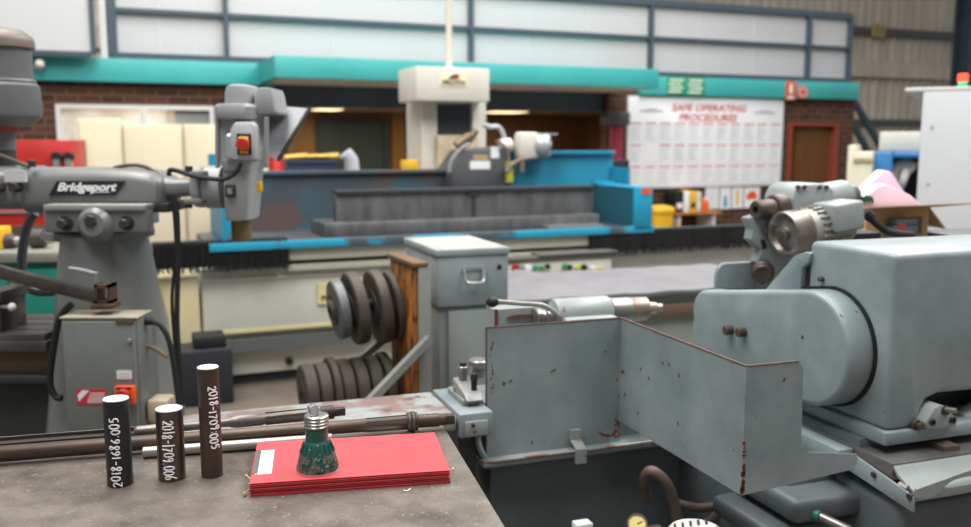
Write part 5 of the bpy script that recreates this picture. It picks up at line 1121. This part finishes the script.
# hoses and pipework below the guard
h_ = lambda px, py, y: C.Y(px, py, y)
def hose(pts, r, name, mt, lab): m = MB(); m.tube(pts, r, n=12); return tag(put(m, name, MATS[mt], fr=C), lab, 'hose')
mat('hose_worn', '#6b5a50', .5, col2='#5d4d45', scale=8)
hose([h_(646, 500, -.1), h_(645, 480, -.13), h_(651, 471, -.16), h_(664, 480, -.18), h_(673, 500, -.18), h_(678, 525, -.18), h_(680, 570, -.17)], .017, 'brown_hose', 'hose_worn', 'thick brown hose arching up under the splash guard')
hose([h_(676, 503, -.14), h_(700, 508, -.16), h_(730, 505, -.18), h_(770, 512, -.18)], .014, 'dark_hose', 'hose_worn', 'brown hose lying low behind the arching hose under the splash guard')
hose([h_(706, 530, -.22), h_(716, 516, -.24), h_(735, 504, -.28), h_(770, 500, -.32), h_(812, 502, -.36)], .014, 'dark_hose', 'hose_worn', 'brown hose curving right below the splash guard\'s front corner')
hose([h_(775, 540, -.36), h_(783, 518, -.38), h_(803, 512, -.4), h_(823, 519, -.42), h_(832, 536, -.42)], .013, 'black_hose', 'black_rubber', 'black hose hooped below the right end of the splash guard')
# gauge, vent cap, white block at the bottom edge
y = -.26; c = h_(637, 524, y)
t = thing('pressure_gauge', 'small gauge with a yellowed dial at the bottom, under the splash guard', 'gauge', C, (c.x, y, 0))
d_ = Vector((-.25, -.75, .6)).normalized()
m = MB(); m.lathe([(.018, -.03), (.027, -.028), (.03, -.02), (.03, .004), (.025, .004), (.025, 0)], c, d_, 32); put(m, 'case', mat('gauge_case', '#6d5a4e', .4, .4), t)
m = MB(); m.lathe([(.025, .0015), (0, .0015)], c, d_, 32, False); m.mm(1).bar(c+d_*.003, c+d_*.003+Vector((.018,.0,.004)), .003, .001, up=d_); put(m, 'dial', [mat('dial_yellow', '#e0cd86', .4), MATS['black']], t)
m = MB(); m.cyl((c.x, y+.03, 0), (c.x, y+.03, c.z-.03), .014); m.tube([c-d_*.02, (c.x, y+.04, c.z-.03), (c.x, y+.03, c.z-.07)], .012); m.cyl((c.x+.03, y, c.z-.03), (c.x+.075, y-.005, c.z-.03), .02); put(m, 'pipe', MATS['dirty_dark'], t)
y = -.5; c = h_(696, 529, y)
t = thing('filter_canister', 'white slotted round cap of a canister at the bottom under the splash guard', 'canister', C, (c.x, y, 0))
m = MB(); m.lathe([(.09, 0), (.09, c.z-.05), (.075, c.z-.04)], (c.x, y, 0), n=40); put(m, 'body', MATS['cg_dark'], t)
m = MB(); m.lathe([(.068, c.z-.05), (.072, c.z-.045), (.072, c.z-.006), (.066, c.z), (.0, c.z+.004)], (c.x, y, 0), n=44)
m.mm(1)
for k in range(-2, 3):
    for j in (-1, 1): m.bar((c.x+.024*k-.008, y+.026*j-.014, c.z+.0035), (c.x+.024*k+.008, y+.026*j+.014, c.z+.0035), .006, .003)
put(m, 'cap', [mat('cap_white', '#dcdcd8', .4, col2='#b9b4ac', scale=20), MATS['black']], t)
y = -.3; p, q = h_(577, 540, y), h_(594, 523, y); m = MB(); m.box(p.x, q.x, y, y+.04, 0, q.z, .006); m.mm(1).box(p.x+.004, q.x-.004, y-.004, y, q.z-.12, q.z-.03); tag(put(m, 'pump_post', [mat('post_white', '#d9dcda', .4), MATS['grey_mid']], fr=C), 'white square-topped post peeping up at the bottom under the splash guard', 'post')

# ------------------------------------------------------------------ carton with pink foam on a stand behind
D = Frame(1.75, 4.05, 8)
d0 = lambda px, py, y=0: D.Y(px, py, y)
a, b = d0(855, 240), d0(930, 240); zst = d0(890, 243).z
t = thing('steel_stand', 'grey steel stand holding the carton of pink foam', 'stand', D, ((a.x+b.x)/2, .3, 0))
m = MB(); m.box(a.x-.15, b.x+.45, -.1, .6, zst-.03, zst, .004); put(m, 'top', MATS['grey_mid'], t)
for lx in (a.x-.12, b.x+.38):
    for ly in (-.06, .52): m = MB(); m.box(lx, lx+.04, ly, ly+.04, 0, zst-.03); put(m, 'leg', MATS['cg_dark'], t)
mat('card', '#c9a87c', .75, col2='#bd9a6c', scale=3); mat('card_in', '#c09a70', .75)
zc = d0(890, 208).z; x0, x1 = d0(866, 225).x, d0(928, 225).x
t = thing('cardboard_carton', 'open brown cardboard carton holding pink foam', 'box', D, ((x0+x1)/2, .2, zst))
m = MB(); w_ = .006
m.box(x0, x1, 0, w_, zst, zc); m.box(x0, x1, .4-w_, .4, zst, zc); m.box(x0, x0+w_, w_, .4-w_, zst, zc); m.box(x1-w_, x1, w_, .4-w_, zst, zc); m.box(x0+w_, x1-w_, w_, .4-w_, zst, zst+w_)
m.mm(1).box(x1-.09, x1-.03, -.0015, 0, zst+.04, zst+.12)
m.mm(2)
for i in range(2):
    for j in range(2): m.box(x1-.085+.03*i, x1-.062+.03*i, -.002, -.0014, zst+.045+.035*j, zst+.07+.035*j)
cb = put(m, 'body', [MATS['card'], mat('card_dark', '#8a6a42', .7), mat('card_print', '#6d6a50', .7)], t)
m = MB(); q = d0(956, 205, .0); m.hull([(x1, 0, zc), (x1+.1, .02, zc-.1), (x1+.1, .38, zc-.1), (x1, .4, zc), (x1+.003, 0, zc+.004), (x1+.104, .02, zc-.098), (x1+.104, .38, zc-.098), (x1+.003, .4, zc+.004)]); put(m, 'side_flap', MATS['card'], t)
m = MB(); m.hull([(x0-.02, -.0, zc), (x1, 0, zc), (x1+.15, -.12, zc+.024), (x0+.0, -.12, zc+.012), (x0-.02, 0, zc+.004), (x1, 0, zc+.004), (x1+.15, -.12, zc+.028), (x0+.0, -.12, zc+.016)]); put(m, 'front_flap', MATS['card_in'], t)
mat('pink_foam', '#ecd3e6', .6, col2='#e6c9df', scale=3)
P = [d0(*k_, .16) for k_ in ((870, 214), (849, 205), (884, 170), (892, 172), (898, 181), (916, 209), (915, 214))]
m = MB(); m.prism([(k_.x, k_.z) for k_ in P], 1, .16, .23, .008); tag(put(m, 'foam_block', MATS['pink_foam'], fr=D), 'taller pink foam slab pointing up out of the carton', 'foam', 'pink foam in the carton')
P = [d0(*k_, .03) for k_ in ((872, 215), (858, 206), (862, 200), (877, 187), (886, 184), (911, 195), (929, 211), (927, 216))]
m = MB(); m.prism([(k_.x, k_.z) for k_ in P], 1, .03, .1, .008); tag(put(m, 'foam_block', MATS['pink_foam'], fr=D), 'lower pink foam slab lying at the front of the carton', 'foam', 'pink foam in the carton')
m = MB()
for i in range(5): q = d0(860+2.6*i, 199+.8*math.sin(i*2), .022); m.tube([q+Vector((-.012, 0, -.01)), q+Vector((0, -.01, .012)), q+Vector((.012, 0, -.012))], .005)
m.tube([d0(858, 200, .026), d0(866, 199, .022), d0(873, 200.5, .026)], .005)
tag(put(m, 'green_wire', mat('wire_green', '#1f6b4a', .5), fr=D), 'curled green wire end caught on the front pink foam slab', 'wire')
q, r = d0(887, 236, -.04), d0(912, 218, -.04)
t = thing('red_grey_clamp', 'small grey clamp block with red marks in front of the carton', 'clamp', D, ((q.x+r.x)/2, 0, zst))
m = MB(); m.box(q.x, r.x, -.09, -.01, zst, r.z-.03, .005); m.box(q.x+.012, r.x, -.09, -.01, r.z-.03, r.z, .01); put(m, 'body', MATS['cg_base'], t)
m = MB(); m.box(q.x+.015, q.x+.055, -.092, -.09, r.z-.055, r.z-.02); put(m, 'red_mark', mat('mark_red', '#a8434a', .5), t)
q, r = d0(944, 240, .05), d0(990, 233, .05); m = MB(); m.box(q.x, r.x+.2, -.04, .3, zst+.001, zst+.03, .004); tag(put(m, 'steel_plate', MATS['cg_dark'], fr=D), 'dark flat steel plate right of the carton', 'plate')
# ------------------------------------------------------------------ bench in the foreground
BZ = 1.05
B = Frame(0, 0, 13.3)
corner = B.Z(432, 421, BZ); edge = B.Z(507, 527, BZ)
mat('bench_steel', '#7f766e', .45, .3, col2='#524943', scale=11, chip='#9a938b', chip_scale=170, chip_at=.66, bump=.12, bump_scale=120, lo=.3, hi=.7)
mat('bench_frame', '#3a4240', .5)
xr, yb = (corner.x+edge.x)/2+.008, corner.y
xl, yf = xr-2.3, yb-.95
bench = thing('steel_bench', 'stained brown steel workbench top in the foreground', 'workbench', B, ((xl+xr)/2, (yf+yb)/2, 0))
m = MB(); m.box(xl, xr, yf, yb, BZ-.012, BZ, .0015); put(m, 'bench_top', MATS['bench_steel'], bench)
m = MB()
for q in ((xl+.04, xr-.04, yf+.04, yf+.09), (xl+.04, xr-.04, yb-.09, yb-.04), (xl+.04, xl+.09, yf+.09, yb-.09), (xr-.09, xr-.04, yf+.09, yb-.09)): m.box(*q, BZ-.072, BZ-.0125)
put(m, 'frame', MATS['bench_frame'], bench)
for lx in (xl+.04, xr-.1):
    for ly in (yf+.04, yb-.1): m = MB(); m.box(lx, lx+.06, ly, ly+.06, 0, BZ-.0725); put(m, 'leg', MATS['bench_frame'], bench)

# handwritten paint marks
GL = {'0': [[(.3,.95),(.1,.8),(.05,.45),(.18,.1),(.38,.05),(.55,.3),(.55,.7),(.4,.93),(.28,.95)]],
 '1': [[(.3,.98),(.3,.02)]], '2': [[(.05,.75),(.2,.95),(.45,.92),(.52,.7),(.35,.4),(.05,.05),(.55,.06)]],
 '5': [[(.52,.95),(.15,.93),(.1,.55),(.35,.6),(.52,.4),(.42,.12),(.08,.06)]],
 '6': [[(.48,.95),(.18,.6),(.08,.28),(.22,.05),(.45,.1),(.5,.35),(.3,.48),(.1,.32)]],
 '7': [[(.05,.92),(.55,.92),(.3,.45),(.22,.02)]],
 '8': [[(.48,.85),(.3,.97),(.12,.82),(.25,.58),(.48,.32),(.4,.06),(.18,.06),(.1,.28),(.32,.55),(.48,.78),(.46,.88)]],
 '9': [[(.5,.7),(.32,.55),(.1,.68),(.18,.92),(.42,.95),(.52,.75),(.5,.4),(.4,.02)]],
 '-': [[(.08,.5),(.5,.5)]], '.': [[(.2,.06),(.26,.1)]], ':': [[(.2,.2),(.26,.24)], [(.2,.6),(.26,.64)]]}
ADV = {'1': .5, '.': .42, ':': .42, '-': .62}
def rod_mark(parent, txt, c, r, z0, z1, t0, t1, phi, down, sl=0.0):
    """strokes along a standing bar: text runs up (or down) it, bent round its surface"""
    L = sum(ADV.get(k, .72) for k in txt); m = MB(); p = 0
    for ch in txt:
        w = ADV.get(ch, .72); jx, jy, jh = random.uniform(-.05, .05), random.uniform(-.1, .1), random.uniform(.85, 1.12)
        for st in GL[ch]:
            pts = []
            S = []
            for i in range(len(st)-1):
                for k in range(4): S.append((st[i][0]+(st[i+1][0]-st[i][0])*k/4, st[i][1]+(st[i+1][1]-st[i][1])*k/4))
            S.append(st[-1])
            for u, v in S:
                s_ = (p+u+(0 if w > .55 else -.08)+sl*v+jx)/L; v = v*jh+jy
                if down: z = z1-s_*(z1-z0); t = t0+(t1-t0)*v
                else: z = z0+s_*(z1-z0); t = t1-(t1-t0)*v
                a = phi+t/r; pts.append((c[0]+(r+.0004)*math.sin(a), c[1]-(r+.0004)*math.cos(a), z))
            m.tube(pts, .0014, n=6, smooth=False)
        p += w
    return put(m, 'paint_marking', MATS['paint_white'], parent, label='white hand-painted number')
mat('paint_white', '#f2f2f2', .6)
mat('bar_black', '#26282a', .38, .3, col2='#303234', scale=20)
mat('bar_grey', '#6a645f', .3, .75, col2='#59524d', scale=6, stretch=(12,12,1))
mat('bar_brown', '#54403a', .5, .3, col2='#463530', scale=14, chip='#6d5850', chip_scale=40, chip_at=.66)
mat('sawn_end', '#e9eaec', .35, .25)
ROD = [('black round steel bar standing at the left of the three marked bars', 120.5, 486.5, 398, 11.2, 'bar_black', '2018-1686.005', False, -.10),
       ('short grey round steel bar standing between the black and the brown one', 172.3, 480.5, 408, 12.2, 'bar_grey', '2018-1709.006', True, .03),
       ('tall brown round steel bar standing at the right of the three marked bars', 212.3, 478, 366.5, 9.8, 'bar_brown', '2018-1709:005', True, .1)]
for lab, px, py, pt, rp, mt, txt, down, _ in ROD:
    c = B.Z(px, py-3, BZ); d = (c-B.c).length; r = rp*1.0*d/FPX/1.01
    zt_ = B.Y(px-5, pt, c.y).z
    t = thing('steel_bar', lab, 'bar', B, (c.x, c.y, BZ), 'marked steel bars on the bench')
    m = MB(); m.lathe([(r-.001, 0), (r, .001), (r, zt_-BZ-.0015)], (c.x, c.y, BZ), n=48); put(m, 'shaft', MATS[mt], t)
    m = MB(); m.lathe([(r, zt_-BZ-.0015), (r-.0008, zt_-BZ), (0, zt_-BZ)], (c.x, c.y, BZ), n=48); put(m, 'sawn_end', MATS['sawn_end'], t, label='bright sawn end')
    phi = math.atan2(B.c.x-c.x, c.y-B.c.y); h = zt_-BZ
    if txt[5] == '1' and '1686' in txt: rod_mark(t, txt, c, r, BZ+.002, BZ+h*.82, -.0155, .003, phi, False)
    elif '006' in txt: rod_mark(t, txt, c, r, BZ+.002, BZ+h*.87, -.015, .0065, phi, True)
    else: rod_mark(t, txt, c, r, BZ+h*.26, BZ+h*.84, -.001, .0165, phi, True)

# ------------------------------------------------------------------ long bars lying along the back of the bench
mat('arbor_brown', '#5d4f46', .45, .45, col2='#473b33', scale=8, stretch=(1,6,6))
mat('arbor_grey', '#86817b', .4, .5, col2='#655e57', scale=8, stretch=(1,6,6))
mat('bright_bar', '#a8a6a1', .32, .6, col2='#918e88', scale=6, stretch=(.6,8,8))
mat('angle_dark', '#4a4541', .5, .4, col2='#38332f', scale=6)
mat('square_end', '#4d443d', .45, .5)
def on(px, py, dz=0): return B.Z(px, py, BZ+dz)
def lying(name, lab, p0, p1, r, grp, dz=0):
    a, b = on(*p0, r+dz), on(*p1, r+dz); d = (b-a).normalized(); t = thing(name, lab, 'bar' if name != 'milling_arbor' else 'arbor', B, ((a.x+b.x)/2, (a.y+b.y)/2, BZ), grp)
    return t, a, b, d
G1 = 'long steel bars along the back of the bench'
# bright rod
r = .0115; t, a, b, d = lying('steel_rod', 'bright steel rod nearest the three marked bars on the bench', (143, 452.5), (332, 438.5), r, G1)
m = MB(); m.cyl(a, b, r, n=28); put(m, 'shaft', MATS['bright_bar'], t)
m = MB(); m.lathe([(r*.7, -.0002), (0, -.0004)], a, d, 20, False); put(m, 'end_face', MATS['sawn_end'], t)
# brown arbor with collars
r = .0145; t, a, b, d = lying('milling_arbor', 'long brown milling arbor with collars and square end behind the red folders', (-80, 459), (408, 422), r, G1, .0095)
L = (b-a).length
fl = (on(362, 427, r+.0095)-a).dot(d)
m = MB(); m.lathe([(r*.9, 0), (r, .003), (r, fl), (r*1.02, fl+.002), (r*1.12, L-.004), (r*1.12, L)], a, d, 32)
up = Vector((0,0,1)); sd = d.cross(up).normalized()
m.mm(1)
for k in range(8):
    an = 2*PI*k/8; o_ = (up*math.cos(an)+sd*math.sin(an))*r*1.02; m.bar(a+d*(fl+.01)+o_, a+d*(L-.004)+o_*1.09, .003, .0025, up=o_)
put(m, 'shaft', [MATS['arbor_brown'], MATS['angle_dark']], t)
s0 = (on(415, 421, r+.0095)-a).dot(d); s1 = (on(430, 420, r+.0095)-a).dot(d); s2 = (on(436, 420, r+.0095)-a).dot(d); s3 = (on(449, 419, r+.0095)-a).dot(d)
m = MB()
for q0_, q1_, rr in ((L-.002, L+.006, .022), (L+.007, L+.015, .0235), (L+.016, L+.021, .021)): m.lathe([(.01, q0_), (rr-.001, q0_), (rr, q0_+.001), (rr, q1_-.001), (rr-.001, q1_), (.01, q1_)], a, d, 36)
put(m, 'collar', MATS['oily_iron'], t)
m = MB(); nn = 9; pr = [(.012, L+.02)]
for k in range(nn): q = L+.021+(s1-L-.0)*k/nn; pr += [(.0145, q), (.0158, q+(s1-L)/nn*.5)]
pr += [(.0145, s1+.02), (.01, s1+.021)]; m.lathe(pr, a, d, 28); m.lathe([(.011, s1+.018), (.0135, s1+.02), (.0135, s1+.034), (.01, s1+.036)], a, d, 28); put(m, 'threaded_end', MATS['arbor_brown'], t)
m = MB(); m.bar(a+d*(s1+.03), a+d*(s3+.012), .021, .021, bev=.0015); put(m, 'square_tang', MATS['square_end'], t)
# grey arbor lying behind, partly on the bench edge
r = .0125; t, a, b, d = lying('milling_arbor', 'grey milling arbor with a flanged nut behind the green metal bell', (136, 431.5), (308, 414.5), r, G1, .02)
L = (b-a).length; fl = (on(238, 421, r+.02)-a).dot(d)
m = MB(); m.lathe([(r*.5, -.004), (r*.85, 0), (r*.95, .003), (r*.95, .06), (r*.8, .062), (r*.8, fl-.02), (r, fl-.015), (r*1.15, fl), (r*1.15, fl+.05), (r, fl+.055), (r*1.05, L)], a, d, 32)
sd = d.cross(up).normalized(); m.mm(1)
for k in range(6):
    an = 2*PI*k/6; o_ = (up*math.cos(an)+sd*math.sin(an))*r*1.05; m.bar(a+d*(fl+.06)+o_, a+d*(L-.003)+o_, .003, .003, up=o_)
put(m, 'shaft', [MATS['arbor_grey'], MATS['angle_dark']], t)
m = MB(); m.lathe([(.01, L), (.02, L+.001), (.021, L+.002), (.021, L+.006), (.019, L+.007), (.024, L+.008), (.024, L+.018), (.02, L+.02), (.02, L+.026), (.01, L+.027)], a, d, 36); put(m, 'collar', MATS['arbor_grey'], t)
m = MB(); m.lathe([(.015, L+.025), (.016, L+.028), (.016, L+.058), (.011, L+.06), (.011, L+.066)], a, d, 28); put(m, 'threaded_end', MATS['angle_dark'], t)
m = MB(); m.bar(a+d*(L+.062), a+d*(L+.085), .018, .018, bev=.0015); put(m, 'square_tang', MATS['square_end'], t)
# angle irons at the left
for (p0, p1, dz, w, lab, mt) in (((-90, 467), (142, 448), 0, .03, 'dark angle iron nearest the viewer at the left rear of the bench', 'angle_dark'), ((-90, 451), (140, 433), 0, .026, 'grey angle iron along the left rear edge of the bench', 'angle_dark')):
    a, b = on(*p0), on(*p1); d = (b-a).normalized(); up = Vector((0,0,1)); sd = d.cross(up).normalized()
    t = thing('angle_iron', lab, 'bar', B, ((a.x+b.x)/2, (a.y+b.y)/2, BZ), G1)
    m = MB(); h = .018 if w == .03 else .007; m.bar(a+up*.002, b+up*.002, w, .004); m.bar(a-sd*(w/2-.002)+up*(h/2+.004), b-sd*(w/2-.002)+up*(h/2+.004), .004, h); put(m, 'flanges', MATS[mt], t)
    m = MB(); m.bar(a-sd*(w/2-.002)+up*(h+.0045), b-sd*(w/2-.002)+up*(h+.0045), .0045, .001); put(m, 'worn_edge', MATS['arbor_grey'], t)

# ------------------------------------------------------------------ red folders
fl_, fr_ = on(250, 497), on(450, 483); bl_, br_ = on(261, 449.5, .022), on(437, 430, .022)
ux = (fr_-fl_); Wf = ux.length; ux.normalize(); uy = Vector((-ux.y, ux.x, 0)); Df = .232
print('FOLDER', Wf, (bl_-fl_).dot(uy), (br_-fr_).dot(uy), (bl_-fl_).dot(ux), (br_-fr_).dot(ux))
mat('folder_red', '#d34a50', .45, col2='#c8434a', scale=14, bump=.05, bump_scale=120)
mat('folder_edge', '#8e1f28', .5)
mat('clip_metal', '#9a9a9c', .3, .8)
N = 7; ht = .0036
NAMES = ['bottom red folder of the stack on the bench', 'second red folder from the bottom of the stack', 'third red folder from the bottom of the stack', 'middle red folder of the stack of seven', 'third red folder from the top of the stack', 'second red folder from the top of the stack', 'top red folder with the white title card under the green bell']
FM = Frame(0, 0, 13.3)
for i in range(N):
    ox = random.uniform(-.002, .002) if i < N-1 else 0; oy = random.uniform(-.0015, .0015) if i < N-1 else 0
    o_ = fl_+ux*ox+uy*oy; z0_ = BZ+.0006+i*ht; top = i == N-1
    P = lambda u, v: tuple((o_+ux*u*Wf+uy*v*Df)[:2])
    t = thing('red_folder', NAMES[i], 'folder', B, ((o_+ux*Wf/2+uy*Df/2).x, (o_+ux*Wf/2+uy*Df/2).y, z0_), 'red folders stacked on the bench')
    m = MB(); out = [P(0, 0), P(1, 0), P(1, 1), P(0, 1)]
    m.prism(out, 2, z0_, z0_+.0009)
    if top: out2 = [P(0, 0), P(1, 0), P(1, 1), P(0, 1), P(0, .8), P(.1, .8), P(.1, .2), P(0, .2)]
    else: out2 = out
    m.prism(out2, 2, z0_+ht-.0012, z0_+ht-.0002)
    m.mm(1).prism([P(.003, .012), P(.997, .012), P(.997, .03), P(.003, .03)], 2, z0_+.0009, z0_+ht-.0012)
    put(m, 'cover', [MATS['folder_red'], MATS['folder_edge']], t)
    m = MB(); m.prism([P(.012, .02), P(.992, .02), P(.992, .975), P(.012, .975)], 2, z0_+.0009, z0_+ht-.0013); pp = put(m, 'paper_sheets', MATS['paper'], t)
    if top:
        m = MB(); m.prism([P(.006, .22), P(.03, .22), P(.03, .78), P(.006, .78)], 2, z0_+.001, z0_+ht+.001); put(m, 'metal_clip', MATS['clip_metal'], t)
    if i in (1, 5):
        m = MB(); e0_, e1_ = (Vector((*P(1, .05), z0_+.0018)), Vector((*P(1.025, .07), z0_+.003))) if i == 5 else (Vector((*P(0, .1), z0_+.0018)), Vector((*P(-.03, .02), z0_+.001)))
        m.tube([e0_, e0_.lerp(e1_, .5)+Vector((0,0,.001)), e1_], .0013, n=8); m.tube([e1_+uy*.006, e1_-uy*.006], .002, n=8); put(m, 'tag_string', mat('string', '#b09a68', .6) if 'string' not in MATS else MATS['string'], t)
    if i == 6:
        m = MB(); e0_ = Vector((*P(0, .12), z0_+.0018)); e1_ = Vector((*P(-.025, .2), z0_+.002)); m.tube([e0_, e1_], .0013, n=8); m.tube([e1_+uy*.005, e1_-uy*.005], .002, n=8); put(m, 'tag_string', MATS['string'], t)
FT = BZ+.0006+N*ht-.0002
# paper edge sticking out behind
a, b = on(365, 440, .002), on(400, 435, .002); m = MB(); m.prism([tuple(q[:2]) for q in (a-uy*.03, b-uy*.03, b+uy*.02, a+uy*.012)], 2, BZ+.0001, BZ+.0005)
tag(put(m, 'paper_sheet', MATS['paper'], fr=B), 'white paper corner sticking out behind the red folders', 'paper')

# ------------------------------------------------------------------ green bell with the threaded neck
mat('bell_green', '#14544c', .28, col2='#0f4a43', scale=12, chip='#8d8a80', chip_scale=150, chip_at=.66, coat=.5)
mat('bell_worn', '#6b665e', .38, .4, col2='#14504a', scale=45, lo=.46, hi=.54, chip='#a09a8c', chip_scale=190, chip_at=.6)
mat('bell_rim', '#c6c6c4', .28, .8)
c = B.Z(317.7, 469.5, FT); dd = (c-B.c).length; s_ = dd/FPX
R0 = 20.5*s_
zz = lambda py: B.Y(316, py, c.y).z-FT
t = thing('green_metal_bell', 'chipped green bell-shaped metal shade with a silver threaded neck on the red folders', 'metal shade', B, (c.x, c.y, FT))
h1, h2, h3, h4 = zz(453), zz(440), zz(436), zz(427); hT = zz(420)
z_lip = .003; zsh = zz(451.5); znk = zz(441.5); zth = zz(427); ztop = zz(414.5)
m = MB(); m.lathe([(R0-.001, z_lip), (R0*.985, .008), (R0*.91, zsh*.6), (R0*.8, zsh)], c*1.0+Vector((0,0,0)), n=56); o = put(m, 'lower_cone', MATS['bell_worn'], t, label='scraped bare lower cone')
m = MB(); prof = [(R0*.8, zsh), (R0*.79, zsh+.003), (R0*.6, znk), (R0*.53, znk+.004), (R0*.53, zth)]; m.lathe(prof, c, n=56)
for k in range(18):
    a = 2*PI*k/18; dr_ = Vector((math.cos(a), math.sin(a), 0)); m.bar(c+dr_*R0*.8+Vector((0,0,zsh+.001)), c+dr_*R0*.63+Vector((0,0,znk-.001)), .0035, .003, up=dr_)
put(m, 'upper_body', MATS['bell_green'], t, label='dark green ribbed shoulder and neck')
m = MB(); m.lathe([(R0-.002, 0), (R0+.0005, .0005), (R0+.0005, .003), (R0-.0015, .0035)], c, n=56); put(m, 'bottom_rim', MATS['bell_rim'], t)
m = MB(); pr = [(R0*.5, zth)]; nt_ = 4
for k in range(nt_): q = zth+(ztop-zth)*k/nt_; st = (ztop-zth)/nt_; pr += [(R0*.53, q+st*.05), (R0*.575, q+st*.35), (R0*.575, q+st*.6), (R0*.53, q+st*.95)]
pr += [(R0*.45, ztop+.001), (0, ztop+.0015)]; m.lathe(pr, c, n=48); put(m, 'threaded_neck', mat('thread_silver', '#b5b4ae', .3, .75, col2='#8d8a80', scale=30), t)
m = MB(); q = c+Vector((-.004, -.006, ztop)); m.box(q.x-.008, q.x+.008, q.y-.003, q.y+.0, q.z-.002, q.z+.02, .001, rot=('X', -.45)); m.box(q.x-.0085, q.x+.0085, q.y-.0105, q.y-.004, q.z+.0, q.z+.004, .001); m.mm(1).box(q.x-.006, q.x+.006, q.y-.0045, q.y-.003, q.z+.004, q.z+.017, rot=('X', -.45)); put(m, 'spring_tab', [MATS['clip_metal'], MATS['bell_rim']], t)

# crumbs on the bench
for (px, py, sz, mt, lab) in ((407, 491, .007, 'paper', 'curled white paint flake on the bench in front of the red folders'), (283, 498, .0022, 'string', 'tiny yellow chip on the bench before the left end of the folders')):
    q = on(px, py); m = MB(); m.tube([(q.x-sz, q.y, BZ+.002), (q.x-sz*.3, q.y-sz*.3, BZ+.0012), (q.x+sz*.4, q.y, BZ+.0014), (q.x+sz, q.y+sz*.3, BZ+.003)], .0012 if sz > .005 else .001, n=6)
    tag(put(m, 'flake', MATS[mt], fr=B), lab, 'flake')
# ------------------------------------------------------------------ light: daylight through the hall's roof and open sides, plus one added far lamp
w = bpy.data.worlds.new('world'); SC.world = w; w.use_nodes = True
nt = w.node_tree; bg = nt.nodes['Background']
bg.inputs['Color'].default_value = (.98, .99, 1, 1); bg.inputs['Strength'].default_value = .28
def area(name, x, y, z, sx, sy, e, rx=0, rz=0, col=(1, .98, .95)):
    l = bpy.data.lights.new(name, 'AREA'); l.shape = 'RECTANGLE'; l.size = sx; l.size_y = sy; l.energy = e; l.color = col
    o = bpy.data.objects.new(name, l); COL.objects.link(o); o.location = (x, y, z); o.rotation_euler = (rx, 0, rz); return o
area('overhead_light', -2, 2.5, 7.5, 3, 9, 900)
area('overhead_light', 4, 4.5, 7.5, 3, 9, 900)
area('overhead_light', -1, 9.2, 7.5, 12, 2, 470, rx=math.radians(35), rz=math.radians(23))
area('overhead_light', 6.5, 14.5, 8.5, 7, 2, 500, rx=math.radians(-35), rz=math.radians(23))  # unseen lamp added over the far end to brighten the corrugated wall
def inside(name, x, y, z, e, col):
    l = bpy.data.lights.new(name, 'AREA'); l.size = .8; l.energy = e; l.color = col
    o = bpy.data.objects.new(name, l); COL.objects.link(o); o.matrix_world = W.M @ Matrix.Translation((x, y, z)); return o
inside('office_lamp', (wl0+wl1)/2, .85, zf1-.1, 45, (1, .95, .88))
for p in (328, 506): inside('ceiling_lamp', wx(p, 1.05), 1.05, zl-.06, 30, (1, .9, .7))
SC.view_settings.view_transform = 'Standard'
SC.view_settings.look = 'None'
SC.view_settings.gamma = 1.0
SC.view_settings.use_curve_mapping = False
SC.view_settings.exposure = 0.0
